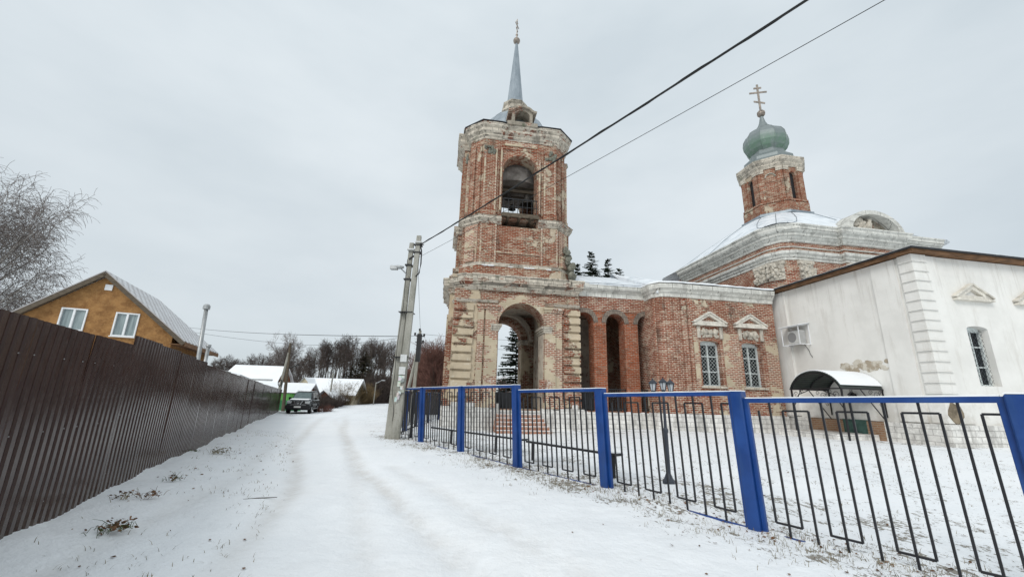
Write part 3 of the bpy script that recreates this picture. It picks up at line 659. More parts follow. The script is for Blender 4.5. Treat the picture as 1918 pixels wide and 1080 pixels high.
# belfry
H3, C3 = 2.70, .70; Z3, Z4 = 10.62, 15.35
mb = MB()
def t3(Mx, q):
    w = H3-C3
    slab(mb, -w, w, Z3-.001, Z4, [arch_pts(-.95, .95, Z3+.02, 13.42, 18)], -H3, -H3+.85, Mx)
    mb.prism([(-w,-H3),(-w,-w),(-H3,-w)], Z3, Z4, Mx)
four(t3); mb.build('belfry_wall', M['brick_up'], TW)
mb = MB()
def t3p(Mx, q):
    w = H3-C3; y = -H3
    for s in (-1, 1):
        for (a, b, o) in ((1.18, 1.30, .05), (1.36, w-.06, .12)):
            x0, x1 = sorted((s*a, s*b)); mb.box(x0, x1, y-o, y+.01, 10.85, 14.75, Mx)
        x0, x1 = sorted((s*1.3, s*w)); mb.box(x0-.02, x1+.02, y-.17, y+.01, 10.68, 10.98, Mx)
four(t3p)
mc = MB()
for q in range(4):
    Mx = Z(q*math.pi/2)
    for x in (-1.99,-1.38,-1.10,1.02,1.30,1.88): mc.box(x,x+.085,-H3-.135,-H3-.005,11.0,14.2+.5*(x<0),Mx)
    mc.box(-.9,.9,-H3-.06,-H3-.001,14.95,15.2,Mx)
mc.split('plaster_strip', M['cream_plaster'], TW, eps=.005)
for q in range(4):
    Mx = Z(q*math.pi/2) @ Matrix.Translation((-(H3+H3-C3)/2, -(H3+H3-C3)/2, 0)) @ Z(-math.pi/4)
    mb.box(-.36,-.08,-.08,.02,10.85,14.9,Mx); mb.box(.08,.36,-.08,.02,10.85,14.9,Mx)
mb.split('belfry_pilaster', M['brick_up'], TW)
mb = MB()
def caps(Mx, q):
    for s in (-1, 1):
        for i in range(16):
            p = Mx @ Vector((s*1.68+rb.uniform(-.27,.27), -H3-.12+rb.uniform(-.05,.03), 14.50+rb.uniform(-.22,.22))); mb.ball(p, rb.uniform(.06,.12), 6, (1,1,1), .2, rb)
four(caps); mb.split('capital', M['relief_dark'], TW)
mb = MB()
def archv(Mx, q):
    t = MB(); ring(t, -.97, .97, 13.42, .30, -H3-.06, -H3+.01, 18); mb.add(t.v, t.f, Mx)
    mb.box(-1.07, -.91, -H3-.09, -H3+.5, 13.32, 13.44, Mx); mb.box(.91, 1.07, -H3-.09, -H3+.5, 13.32, 13.44, Mx)
    mb.box(-1.1, 1.1, -H3-.04, -H3+.01, 14.72, 14.86, Mx)
four(archv); mb.split('belfry_arch_surround', M['brick_up'], TW)
mb = MB(); oc = []
for q in range(4):      # cornice breaks forward over the arch on each side
    Mq = Z(q*math.pi/2); w = H3-C3
    for p in [(-H3,-w),(-w,-H3),(-1.15,-H3),(-1.0,-H3+.03),(1.0,-H3+.03),(1.15,-H3)]:
        v_ = Mq @ Vector((p[0],p[1],0)); oc.append((v_.x, v_.y))
big = [(0,15.25),(.06,15.27),(.06,15.36),(.15,15.43),(.15,15.5),(.27,15.60),(.30,15.64),(.30,15.84),(.38,15.9),(.40,15.93),(.40,16.08),(.36,16.11),(0,16.14)]
mb.sweep(oc, big, closed=True, jit=.035, rng=rb, step=.3)
mb.build('belfry_cornice', M['cornice_old'], TW)
# middle bays stand forward on the west side
mb = MB(); mb.box(-3.02,-2.7,-1.25,1.25,10.7,15.5); mb.box(-3.12,-2.8,-1.3,1.3,7.9,10.3)
for y in (-1.1,.85): mb.box(-3.09,-3.0,y,y+.25,10.8,14.9)
mb.build('west_bay', M['brick_up'], TW)
mb = MB(); mb.sweep([(-2.7,1.27),(-3.03,1.27),(-3.03,-1.27),(-2.7,-1.27)], [(o_,z_+.012) for o_,z_ in big], jit=.02, rng=rb, step=.4)
mb.sweep([(-2.7,1.32),(-3.13,1.32),(-3.13,-1.32),(-2.7,-1.32)], [(0,10.0),(.10,10.04),(.10,10.16),(.22,10.24),(.22,10.4),(0,10.5)], jit=.02, rng=rb, step=.4)
mb.sweep([(-2.7,1.32),(-3.13,1.32),(-3.13,-1.32),(-2.7,-1.32)], [(0,7.85),(.14,7.9),(.14,8.05),(0,8.1)], jit=.02, rng=rb, step=.4)
mb.split('west_bay_cornice', M['cornice_old'], TW)
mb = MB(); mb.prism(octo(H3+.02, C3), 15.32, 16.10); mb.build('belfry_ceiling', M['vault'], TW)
mb = MB(); mb.sweep(oc, [(0,16.13),(.43,16.11),(.43,16.16),(0,16.22)], closed=True); mb.build('roof_edge', M['dark_iron'], TW)
# interior faces: shallow vault ring inside the belfry
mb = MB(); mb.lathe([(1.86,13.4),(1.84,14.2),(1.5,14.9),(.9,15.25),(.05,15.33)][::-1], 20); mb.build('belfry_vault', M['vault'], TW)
# platform, railing, beams, bells
mb = MB(); mb.box(-.95, .95, -H3-.35, -H3+.8, 10.66, 10.80)
for x in (-.7,-.1,.5): mb.box(x, x+.14, -H3-.45, 2.4, 10.52, 10.66)
mb.box(-1.0, 1.0, -H3-.42, -H3-.30, 10.56, 10.72); mb.box(-1.9,1.9,-1.9,1.9,10.70,10.76); mb.build('belfry_deck', M['wood'], TW)
mb = MB()
for y in (-H3-.28, H3-.3):
    mb.beam((-.9,y,11.62),(.9,y,11.62),.05,.05); mb.beam((-.9,y,11.2),(.9,y,11.2),.03,.03)
    for i in range(8): x = -.88+i*.25; mb.beam((x,y,10.8),(x,y,11.62),.028,.028)
mb.split('belfry_railing', M['dark_iron'], TW, eps=.2)
mb = MB()
for y in (-1.0, .2): mb.beam((-2.0,y,13.45),(2.0,y,13.45),.18,.22)
mb.beam((-1.9,-1.25,13.0),(1.9,-1.25,13.0),.14,.16)
for s in (-1,1): mb.beam((s*.85,-1.02,13.45),(0,-1.02,14.05),.14,.14)
mb.add([(-.9,-1.1,13.5),(.9,-1.1,13.5),(0,-1.1,14.1),(-.9,-.9,13.5),(.9,-.9,13.5),(0,-.9,14.1)], [(0,1,2),(5,4,3),(0,3,4,1),(1,4,5,2),(2,5,3,0)])
mb.split('bell_beam', M['wood'], TW)
bell = [(.03,.42),(.10,.42),(.14,.38),(.16,.25),(.20,.12),(.28,.02),(.29,0),(.25,.0),(.05,.3)]
for i, (x, y, s) in enumerate([(-.42,-1.25,.9), (.70,-1.25,1.5), (.05,.2,.8)]):
    b = MB(); b.lathe([(r*s, z*s) for r, z in bell], 18); o = b.build('bell', M['brass'], TW, True, loc=(x, y, 12.92-.48*s))
# roof dome, lucarnes, drum, spire, cross
mb = MB(); mb.lathe([(2.35,16.2),(2.32,16.7),(2.15,17.3),(1.85,17.85),(1.4,18.35),(.95,18.7),(.7,18.85)], 32)
for k_ in range(16):
    a = 2*math.pi*k_/16; mb.tube([(r*math.cos(a), r*math.sin(a), z+.01) for r, z in [(2.35,16.2),(2.32,16.7),(2.15,17.3),(1.85,17.85),(1.4,18.35),(.95,18.7)]], .02, 4)
mb.build('dome_roof', M['greysheet'], TW)
def luc(Mx, q):
    t = MB(); holed(t, [(-.58,16.15),(.58,16.15),(.58,16.98),(.38,17.16),(0,17.24),(-.38,17.16),(-.58,16.98)], [arch_pts(-.42,.42,16.3,16.78,12,.30)], -3.0, -1.6)
    mb.add(t.v, t.f, Mx)
mb = MB(); four(luc); mb.split('lucarne', M['lucarne'], TW)
mb = MB()
def lucr(Mx, q):
    pts = [(-.80,16.95),(-.58,16.98),(-.38,17.16),(0,17.26),(.38,17.16),(.58,16.98),(.80,16.95)]
    for a, b in zip(pts[:-1], pts[1:]): mb.beam(Mx @ Vector((a[0],-2.4,a[1]+.04)), Mx @ Vector((b[0],-2.4,b[1]+.04)), 1.5, .12, Mx @ Vector((0,0,1)))
    mb.box(-.85,.85,-3.12,-2.7,16.05,16.28,Mx)
four(lucr); mb.split('lucarne_moulding', M['lucarne'], TW)
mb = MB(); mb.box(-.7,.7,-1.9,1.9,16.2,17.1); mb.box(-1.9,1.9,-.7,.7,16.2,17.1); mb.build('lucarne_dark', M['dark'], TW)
mb = MB(); mb.lathe([(.80,18.6),(.80,18.95),(.92,19.0),(.92,19.12),(.74,19.2),(.68,19.5),(.76,19.56),(.82,19.66),(.6,19.74)], 8, a0=math.pi/8); mb.build('spire_base', M['stone'], TW)
mb = MB(); mb.lathe([(.56,19.7),(.46,20.7),(.34,22.0),(.22,23.3),(.10,24.55),(.06,24.75)], 8, a0=math.pi/8); mb.build('spire', M['greysheet'], TW)
mb = MB(); mb.ball((0,0,24.92), .235, 16); mb.build('spire_ball', M['cross'], TW, True)
mb = MB(); mb.tube([(0,0,25.1),(0,0,25.45)], .05, 6); mb.ball((0,0,25.42), .09, 8)
Cx = Z(rad(58)); mb.box(-.035,.035,-.02,.02,25.4,26.75,Cx); mb.box(-.30,.30,-.02,.02,26.2,26.27,Cx); mb.box(-.13,.13,-.02,.02,26.46,26.52,Cx)
mb.add([(-.15,-.02,25.92),(.15,-.02,25.78),(.15,-.02,25.84),(-.15,-.02,25.98),(-.15,.02,25.92),(.15,.02,25.78),(.15,.02,25.84),(-.15,.02,25.98)], [(0,1,2,3),(7,6,5,4),(0,4,5,1),(1,5,6,2),(2,6,7,3),(3,7,4,0)], Cx)
mb.build('spire_cross', M['cross'], TW)
mb = MB()
for i in range(9): x = rb.uniform(-1.8, 1.9); mb.ball((x, -3.03+rb.uniform(-.02,.1), 7.86), rb.uniform(.06,.13), 7, (1.6,1,.35), .2, rb)
mb.sweep([(-2.9,-2.6),(-2.6,-2.98),(2.4,-2.98),(3.0,-2.7)], [(0,7.31),(.22,7.31),(.2,7.33),(0,7.36)], jit=.03, rng=rb)
mb.build('ledge_snow', M['snow_dirty'], TW)
# ---------------------------------------------------------------- gallery between tower and refectory
GL = thing('church_gallery', 'low brick gallery with three tall open arches of new orange brick right of the tower', 'gallery', (7.1, 21.3, 0), FA)
mb = MB(); A = [(-3.91,-2.93),(-2.26,-1.26),(-.54,.44)]
holed(mb, [(-4.3,.95),(.62,.95),(.62,5.95),(-4.3,5.95)], [arch_pts(a, b, 1.0, 5.35, 16) for a, b in A], 0, .75)
mb.build('arcade_wall', M['brick_new'], GL)
mb = MB(); mb.box(-4.5, .62, -.03, .75, 5.952, 6.95); mb.box(-4.5,.62,.75,5.9,6.5,6.95); mb.build('upper_wall', M['brick_bare'], GL)
mb = MB()
ringm = stone('grey brick ring', (0.26,0.21,0.17), w=.09, h=.3, stain=.6)
for a, b in A: ring(MB(), a, b, 5.35, .24, -.035, .01, 16).build('arch_ring', ringm, GL)
mb = MB(); mb.sweep([(-4.2,-.25),(-3.6,-.06),(-3.0,0),(.5,0)], [(0,6.66),(.05,6.68),(.05,6.9),(.16,6.98),(.16,7.02),(.24,7.1),(.26,7.32),(0,7.38)], jit=.012, rng=rb, step=.5)
mb.build('cornice', M['stone_grey'], GL)
mb = MB(); t = .06
mb.add([(-4.6,-.3,7.36),(.9,-.3,7.36),(1.3,3.0,8.72),(-4.6,3.0,8.72)], [(0,1,2,3)]); mb.add([(-4.6,3.0,8.72),(1.3,3.0,8.72),(1.3,6.3,7.36),(-4.6,6.3,7.36)], [(0,1,2,3)]); mb.box(-4.6,.9,-.28,6.3,7.28,7.35)
mb.build('roof', M['snowroof'], GL)
mb = MB(); holed(mb, [(-4.6,.95),(1.4,.95),(1.4,6.5),(-4.6,6.5)], [arch_pts(-3.55,-2.5,1.0,5.0,12), arch_pts(-1.0,.1,1.6,4.6,12)], 5.2, 5.9)
mb.box(-4.6,-4.3,.7,5.2,1,6.5); mb.box(.55,.9,.76,5.2,.95,6.5); mb.build('inner_wall', M['inner'], GL)
mb = MB(); mb.box(-4.6,.9,-.12,5.3,-.3,.95); mb.build('plinth', M['plinth'], GL)
mb = MB()
for i in range(9):
    t_ = rb.uniform(-4.2,.5); mb.ball((t_,-.06,.96), rb.uniform(.05,.1), 6, (2,1,.4), .2, rb)
mb.build('ledge_snow', M['snow_dirty'], GL)
for a, b in A:
    mb = MB(); mb.beam((a,.12,2.05),(b,.12,2.05),.05,.05); mb.beam((a,.12,1.12),(b,.12,1.12),.04,.04)
    for i in range(9): x = a+.06+(b-a-.12)*i/8; mb.beam((x,.12,1.0),(x,.12,2.05),.03,.03)
    mb.box(a+.01,b-.01,.16,.19,1.0,1.95) if a < -3.5 else None
    mb.build('railing', M['dark_iron'], GL)
# ---------------------------------------------------------------- refectory
RF = thing('church_refectory', 'single storey bare brick church wing with two barred windows under white pediments', 'church wing', (7.4, 20, 0), rad(10))
def wframe(parent, x0, x1, z0, z1, y, rise=.12, cols=2, rows=3, grille=True, depth=.0):
    w = MB(); T = .055
    w.box(x0, x0+T, y-.04, y+.04, z0, z1); w.box(x1-T, x1, y-.04, y+.04, z0, z1); w.box(x0+T, x1-T, y-.04, y+.04, z0, z0+T); w.box(x0+T, x1-T, y-.04, y+.04, z1-T, z1+rise)
    for i in range(1, cols): x = x0+(x1-x0)*i/cols; w.box(x-.024, x+.024, y-.045, y+.035, z0+T, z1-T)
    for i in range(1, rows): z = z0+(z1-z0)*(i/rows if i < rows-1 or rows != 3 else .70); w.box(x0+T, x1-T, y-.03, y+.03, z-.022, z+.022)
    f = w.build('window', M['old_frame'], parent)
    g = MB(); g.box(x0+.02, x1-.02, y+.045, y+.06, z0+.02, z1+rise*.8); g.build('pane', M['glass'], f)
    if grille:
        g = MB(); st = .19; yy = y-.10; W_, H_ = x1-x0, z1-z0
        n_ = int((W_+H_)/st)+1
        for i in range(-n_, n_+1):
            for sgn in (1, -1):
                c0 = i*st if sgn > 0 else i*st + H_
                # line x = c0 + sgn*t , z = t
                ta, tb = 0.0, H_
                if sgn > 0: ta = max(ta, -c0); tb = min(tb, W_-c0)
                else: ta = max(ta, c0-W_); tb = min(tb, c0)
                if tb-ta > .05: g.beam((x0+c0+sgn*ta, yy, z0+ta), (x0+c0+sgn*tb, yy, z0+tb), .0065, .0065, (0,1,0))
        g.build('grille', M['old_frame'], f)
    return f
mb = MB(); Wn = [(1.96,3.06),(4.27,5.34)]; rise = .14
holed(mb, [(.5,.95),(6.35,.95),(6.35,6.75),(.5,6.75)], [arch_pts(a, b, 2.32, 4.38, 10, .12) for a, b in Wn], 0, .62)
mb.prism([(-.16,1.75),(-.16,.5),(.10,.12),(.5,0),(.5,.62),(.35,1.0),(.3,1.75)], .95, 6.75)
mb.box(-.16,.3,1.75,9,.95,6.75); mb.box(6.0,6.35,.62,9,.95,6.75)
mb.build('wall', M['brick_ref'], RF)
mb = MB()
for (x0, x1, o) in ((.62,.86,.05),(1.02,1.30,.09),(1.38,1.55,.05)): mb.box(x0, x1, -o, .01, 1.02, 6.5)
mb.beam((-.02,.36,1.02),(-.02,.36,6.5),.16,.16); mb.beam((.30,.10,1.02),(.30,.10,6.5),.14,.14)
mb.split('wall_strip', M['brick_ref'], RF, eps=.005)
mb = MB(); mb.box(3.22,4.12,-.035,.01,2.1,4.9); mb.box(5.62,6.3,-.03,.01,1.6,4.6); mb.box(1.62,1.86,-.03,.01,2.2,5.1)
mb.split('plaster_patch', M['cream_plaster'], RF)
mb = MB(); mb.sweep([(-.16,1.6),(-.16,.5),(.10,.12),(.5,0),(6.35,0)], [(0,6.60),(.05,6.62),(.05,6.78),(.14,6.86),(.14,6.90),(.24,7.0),(.27,7.24),(0,7.30)], jit=.014, rng=rb, step=.45)
mb.build('cornice', M['stone_grey'], RF)
mb = MB(); mb.add([(-.4,1.8,7.30),(-.4,.45,7.30),(-.02,-.08,7.30),(.5,-.26,7.30),(6.5,-.26,7.26),(6.5,4.8,8.5),(-.4,4.8,9.1)], [(0,1,2,3,6),(3,4,5,6)]); mb.add([(6.5,4.8,8.5),(-.4,4.8,9.1),(-.4,9,7.3),(6.5,9,7.3)], [(0,1,2,3)])
mb.box(-.1,6.4,.1,8.9,6.8,7.22); mb.build('roof', M['snowroof'], RF)
mb = MB(); mb.sweep([(-.34,1.6),(-.30,.42),(.02,-.02),(.5,-.16),(6.35,-.16)], [(0,7.30),(.10,7.30),(.09,7.35),(0,7.40)], jit=.04, rng=rb, step=.3); mb.build('eave_snow', M['snow'], RF)
mb = MB(); mb.prism([(-.24,1.7),(-.24,.45),(.06,.04),(.5,-.10),(6.35,-.10),(6.35,.6),(.5,.6),(.3,1.7)], -.3, 1.0); mb.build('plinth', M['plinth'], RF)
mb = MB()
for a, b in Wn: mb.box(a-.12, b+.12, -.09, .3, 2.22, 2.32)
mb.split('window_sill', M['stone'], RF)
for a, b in Wn:
    wframe(RF, a, b, 2.33, 4.36, .30, .13)
    c_ = (a+b)/2+.03; mb = MB()
    holed(mb, [(c_-.86,5.30),(c_+.86,5.30),(c_+.80,5.44),(c_,5.90),(c_-.80,5.44)], [[(c_-.50,5.46),(c_+.50,5.46),(c_,5.74)]], -.14, .01)
    mb.box(c_-.90, c_+.90, -.19, .01, 5.24, 5.32)
    for s in (-1, 1): mb.beam((c_+s*.92, -.09, 5.39), (c_, -.09, 5.93), .22, .07, (0,0,1))
    mb.build('pediment', M['stone_white'], RF)
    mb = MB()
    for s in (-1,1): mb.box(c_+s*.62-.09, c_+s*.62+.09, -.07, .01, 4.62, 5.2)
    for i in range(46):
        x = rb.uniform(-.46,.46); mb.ball((c_+x, -.03, 4.80+rb.uniform(-.08,.30)-.5*abs(x)*.3), rb.uniform(.04,.10), 7, (1,.8,1), .15, rb)
    for s in (-1,0,1): mb.ball((c_+s*.26,-.06,4.92), .13, 10, (1,.8,1))
    mb.build('carved_relief', M['relief'], RF)
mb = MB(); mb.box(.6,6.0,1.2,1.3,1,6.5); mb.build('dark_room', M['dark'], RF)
# ---------------------------------------------------------------- domed main church behind
CH = thing('domed_church', 'square brick church with snowy low dome, small brick drum and green onion cupola', 'church', (15.8, 23, 0), rad(10))
LN = 12.4
mb = MB(); mb.prism([(0,1.0),(.35,.25),(1.0,0),(LN-1,0),(LN,1),(LN,LN),(0,LN)], 0, 11.4); mb.box(4.2, LN-4.2, -.28, .5, 0, 11.4); mb.build('wall', M['brick_ref'], CH)
plan = [(0,9.8),(0,1.0),(.35,.25),(1.0,0),(4.2,0),(4.2,-.30),(LN-4.2,-.30),(LN-4.2,0),(LN-1,0),(LN,1),(LN,LN)]
mb = MB()
top = [(0,10.98),(.08,11.0),(.10,11.1),(.22,11.22),(.24,11.3),(.34,11.34),(.36,11.5),(.50,11.56),(.56,11.66),(.56,11.84),(.62,11.88),(.62,11.96),(0,12.02)]
mb.sweep(plan, top, jit=.014, rng=rb, step=.7)
mb.sweep(plan, [(0,9.86),(.06,9.88),(.06,10.0),(.14,10.06),(.14,10.16),(.26,10.24),(.28,10.4),(0,10.5)], jit=.01, rng=rb, step=.7)
mb.sweep(plan, [(0,10.66),(.07,10.67),(.07,10.72),(0,10.74)], jit=.005, rng=rb, step=.7)
mb.build('cornice', M['stone_grey'], CH)
mb = MB()
for (x, y, rz_) in ((.0,1.55,-math.pi/2),(1.55,0,0),(4.7,-.3,0),(3.5,0,0)):
    Mx = Matrix.Translation((x,y,0)) @ Z(rz_)
    mb.box(-.36,.36,-.09,.02,2,8.75,Mx)
mb.split('pilaster', M['brick_ref'], CH, eps=.005)
mb = MB()
for (x, y, rz_) in ((.0,1.55,-math.pi/2),(.18,.62,rad(-62)),(1.55,0,0),(4.7,-.3,0)):
    Mx = Matrix.Translation((x,y,0)) @ Z(rz_)
    mb.box(-.42,.42,-.16,.02,8.7,9.62,Mx); mb.box(-.5,.5,-.2,.02,9.62,9.8,Mx)
    for i in range(38): p = Mx @ Vector((rb.uniform(-.46,.46), -.17+rb.uniform(-.05,.05), 8.8+rb.uniform(0,.85))); mb.ball(p, rb.uniform(.07,.15), 6, (1,1,1), .2, rb)
mb.split('capital', M['relief'], CH, eps=.0)
# semicircular gable over the middle bay
mb = MB(); gc = LN/2+.45
holed(mb, [(gc-2.1,11.98)]+[(gc-2.1*math.cos(math.pi*i/22), 11.98+1.45*math.sin(math.pi*i/22)) for i in range(1,22)]+[(gc+2.1,11.98)],
      [[(gc-1.75,12.03)]+[(gc-1.75*math.cos(math.pi*i/18), 12.03+1.14*math.sin(math.pi*i/18)) for i in range(1,18)]+[(gc+1.75,12.03)]], -.55, .5)
mb.build('round_gable', M['stone_grey'], CH)
mb = MB(); mb.add([(gc-1.78,.1,12.0),(gc+1.78,.1,12.0)]+[(gc+1.78*math.cos(math.pi*i/12),.1,12.0+1.2*math.sin(math.pi*i/12)) for i in range(1,12)], [tuple(range(13))])
mb.box(gc-1.3,gc+.3,-.15,.08,11.95,12.75); mb.build('gable_fill', M['lucarne'], CH)
mb = MB()
for i in range(26): mb.ball((gc-.6+rb.uniform(-.6,.6),-.2,12.45+rb.uniform(-.3,.42)), rb.uniform(.12,.22), 7, (1,.7,1), .2, rb)
mb.build('gable_relief', M['relief'], CH)
# snowy roof, curving up to the drum
mb = MB(); n_ = 12; cx_ = LN/2; rings_ = []
def sq(r, z, rn):     # superellipse ring
    out = []
    for i in range(48):
        t = 2*math.pi*i/48; c, s = math.cos(t), math.sin(t); e = 2/rn
        out.append((cx_+r*math.copysign(abs(c)**e, c), cx_+r*math.copysign(abs(s)**e, s), z))
    return out
prf = [(LN/2+.55,11.98,14),(LN/2+.2,12.12,10),(5.7,12.75,5.4),(4.85,13.5,4.2),(3.95,14.2,3.5),(3.1,14.82,3),(2.35,15.2,2.4),(2.15,15.6,2.2)]
for (r, z, rn) in prf: mb.v.extend(sq(r, z, rn))
for j in range(len(prf)-1):
    for i in range(48): i2=(i+1)%48; mb.f.append((j*48+i, j*48+i2, (j+1)*48+i2, (j+1)*48+i))
mb.build('dome_roof', M['snowroof'], CH, True)
mb = MB()
for i in range(0, 48, 3):
    mb.tube([mb_ for mb_ in [Vector(sq(r, z+.02, rn)[i]) for (r, z, rn) in prf]], .022, 4)
for a in range(2):   # lucarne-like barrel behind the round gable
    pass
mb.build('roof_seams', M['greysheet'], CH)
mb = MB(); N_ = 14
for i in range(N_):
    a, b = math.pi*i/N_, math.pi*(i+1)/N_
    pa = (gc-2.1*math.cos(a), 11.99+1.46*math.sin(a)); pb = (gc-2.1*math.cos(b), 11.99+1.46*math.sin(b)); pc = lambda p: (gc+(p[0]-gc)*.25, 4.2, 12.2+(p[1]-11.99)*.75+.9)
    mb.add([(pa[0],.45,pa[1]),(pb[0],.45,pb[1]),pc(pb),pc(pa)], [(0,1,2,3)])
mb.build('gable_roof', M['snowroof'], CH)
# drum
cx_ = LN/2-.2
dc = (cx_, cx_); mb = MB(); R_ = 2.0
A8 = math.pi/8
for q in range(8):
    Mx = Matrix.Translation((cx_, cx_, 0)) @ Z(q*math.pi/4); w = R_*math.tan(A8)*.985; hs = []
    if q % 2 == 0: hs = [arch_pts(-.25,.25,16.45,18.45,10)]
    t = MB(); holed(t, [(-w,15.3),(w,15.3),(w,19.4),(-w,19.4)], hs, -R_*.985, -R_*.985+.35); mb.add(t.v, t.f, Mx)
mb.build('drum_wall', M['brick_up'], CH)
mb = MB(); mbp = MB(); mbw = MB()
for q in range(8):
    Mx = Matrix.Translation((cx_, cx_, 0)) @ Z(q*math.pi/4); w = R_*math.tan(A8); y = -R_*.985
    for s in (-1,1):
        x0, x1 = sorted((s*.42, s*(w-.02))); mbp.box(x0, x1, y-.10, y+.01, 16.35, 18.75, Mx); mb.box(x0-.03, x1+.03, y-.14, y+.01, 18.75, 19.1, Mx)
    if q % 2: t = MB(); ring(t, -.27, .27, 18.35, .1, y-.06, y+.01, 12); mb.add(t.v, t.f, Mx); mbp.box(-.38,.38,y-.04,y+.01,17.95,18.05,Mx)
    else: mbw.box(-.26,.26,y+.2,y+.24,16.45,18.75,Mx)
ocp = [(cx_+R_/math.cos(A8)*math.cos(A8+math.pi/4*i), cx_+R_/math.cos(A8)*math.sin(A8+math.pi/4*i)) for i in range(8)]
mbp.split('drum_pilaster', M['brick_up'], CH)
mb.sweep(ocp, [(0,19.08),(.05,19.11),(.05,19.22),(.14,19.34),(.14,19.44),(.28,19.58),(.31,19.62),(.31,19.86),(0,19.94)], closed=True, jit=.02, rng=rb, step=.5)
mb.build('drum_cornice', M['stone'], CH)
mb = MB(); mb.sweep(ocp, [(0,16.15),(.14,16.2),(.14,16.34),(0,16.42)], closed=True, jit=.01, rng=rb); mb.sweep(ocp, [(0,15.2),(.16,15.25),(.16,16.1),(0,16.2)], closed=True, jit=.01, rng=rb); mb.build('drum_base', M['brick_up'], CH)
mb = MB(); mb.sweep(ocp, [(-.1,15.15),(.36,15.12),(.36,15.3),(.1,15.45)], closed=True); mb.build('drum_flashing', M['greysheet'], CH)
mbw.split('drum_shutter', M['dark_iron'], CH)
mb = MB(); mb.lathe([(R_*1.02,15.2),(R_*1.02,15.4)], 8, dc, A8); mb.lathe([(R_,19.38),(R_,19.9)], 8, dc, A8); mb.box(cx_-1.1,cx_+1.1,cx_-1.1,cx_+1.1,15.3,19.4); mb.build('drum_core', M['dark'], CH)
mb = MB(); mb.lathe([(2.22,19.88),(2.25,20.02),(1.85,20.3),(1.82,20.55),(1.35,20.98),(1.2,21.35)], 8, dc, A8); mb.build('cupola_base', M['onion'], CH)
OF = thing_ = None
mb = MB()
pr = [(1.05,-.05),(1.14,.1),(1.42,.42),(1.60,.82),(1.64,1.2),(1.56,1.62),(1.34,2.0),(.98,2.28),(.64,2.50),(.42,2.78),(.25,3.2),(.12,3.8)]
mb.lathe(pr, 10)
for i in range(10):
    a = 2*math.pi*i/10; mb.tube([((r+.01)*math.cos(a),(r+.01)*math.sin(a),z) for r, z in pr[:-2]], .022, 4)
o = mb.build('onion_dome', M['onion'], CH, loc=(cx_, cx_, 21.2))
mb = MB(); mb.ball((cx_,cx_,25.3), .28, 20)
for i in range(12):
    a = 2*math.pi*i/12; mb.tube([(cx_+.29*math.cos(a)*math.cos(e), cx_+.29*math.sin(a)*math.cos(e), 25.3+.29*math.sin(e)) for e in [-1.2,-.8,-.4,0,.4,.8,1.2]], .035, 4)
mb.build('cupola_ball', M['cross'], CH, True)
mb = MB(); Cx = Matrix.Translation((cx_,cx_,0)) @ Z(rad(-22)); b0 = 25.5
mb.box(-.075,.075,-.04,.04,b0,28.2,Cx)
for (w_, z_, t_) in ((.68,27.4,0),(.30,27.85,0)): mb.box(-w_,w_,-.035,.035,z_-.07,z_+.07,Cx)
mb.add([(-.42,-.035,26.48),(.42,-.035,26.22),(.42,-.035,26.36),(-.42,-.035,26.62),(-.42,.035,26.48),(.42,.035,26.22),(.42,.035,26.36),(-.42,.035,26.62)], [(0,1,2,3),(7,6,5,4),(0,4,5,1),(1,5,6,2),(2,6,7,3),(3,7,4,0)], Cx)
mb.build('cupola_cross', M['cross'], CH)
# ---------------------------------------------------------------- white annex
AX = thing('white_annex', 'whitewashed church side building with quoined corner and low snowy roof', 'church building', (15.2, 14.9, 0), rad(10))
mb = MB(); win = [(1.86,2.86),(4.9,5.9),(8.0,9.0)]
holed(mb, [(0,1.0),(16,1.0),(16,7.22),(0,7.22)], [arch_pts(a,b,2.38,4.46,10,.12) for a,b in win], 0, .8)
mb.box(0,.5,.8,7.2,1.0,7.22); mb.box(15.5,16,.8,12,1.0,7.22); mb.build('wall', M['white'], AX)
mb = MB(); mb.box(-.07,.01,.55,1.50,1.05,7.2); mb.box(-.09,.01,5.95,7.15,1.05,7.2); mb.box(.62,1.12,-.06,.01,1.05,7.2)
mb.box(-.07,.62,-.07,.01,1.05,7.2); mb.box(-.07,.01,.012,.42,1.05,7.2); mb.split('corner_pilaster', M['white'], AX, eps=.005)
mb = MB(); z = 2.05
while z < 7.1:
    mb.box(-.12,.60,-.12,-.0701,z,z+.045); mb.box(-.12,-.0701,-.07,.40,z,z+.045)
    mb.box(-.10,.60,-.095,-.0702,z+.045,z+.30); mb.box(-.095,-.0702,-.0701,.40,z+.045,z+.30); z += .375
mb.build('quoins', M['white'], AX, bevel=.008)
mb = MB(); mb.box(-.16,16,-.16,.6,-.3,1.02); mb.box(-.16,.6,.6,2.05,-.3,1.0); mb.box(-.16,.6,5.5,7.3,-.3,1.0); mb.box(-.24,.6,6.2,7.3,1.0,1.18)
mb.split('plinth', M['plinth'], AX, eps=.01, bevel=.015)
mb = MB(); mb.box(-.14,.6,2.05,2.75,-.3,.98); mb.box(-.14,.6,3.75,5.5,-.3,.98); mb.split('brick_patch', M['brownbrick'], AX)
mb = MB(); mb.box(-.16,.6,2.75,3.75,-.3,1.02); mb.build('cellar_door', M['greenbox'], AX)
mb = MB(); mb.box(-2.1,-.17,2.3,5.2,-.2,.48); mb.build('landing', M['plinth'], AX, bevel=.02)
mb = MB(); [mb.ball((-.005,rb.gauss(2.5,.42),3.18+rb.gauss(0,.08)), rb.uniform(.06,.17), 9, (.10,1.3,.8), .3, rb) for _ in range(34)]; mb.split('peeled_plaster', M['peel'], AX)
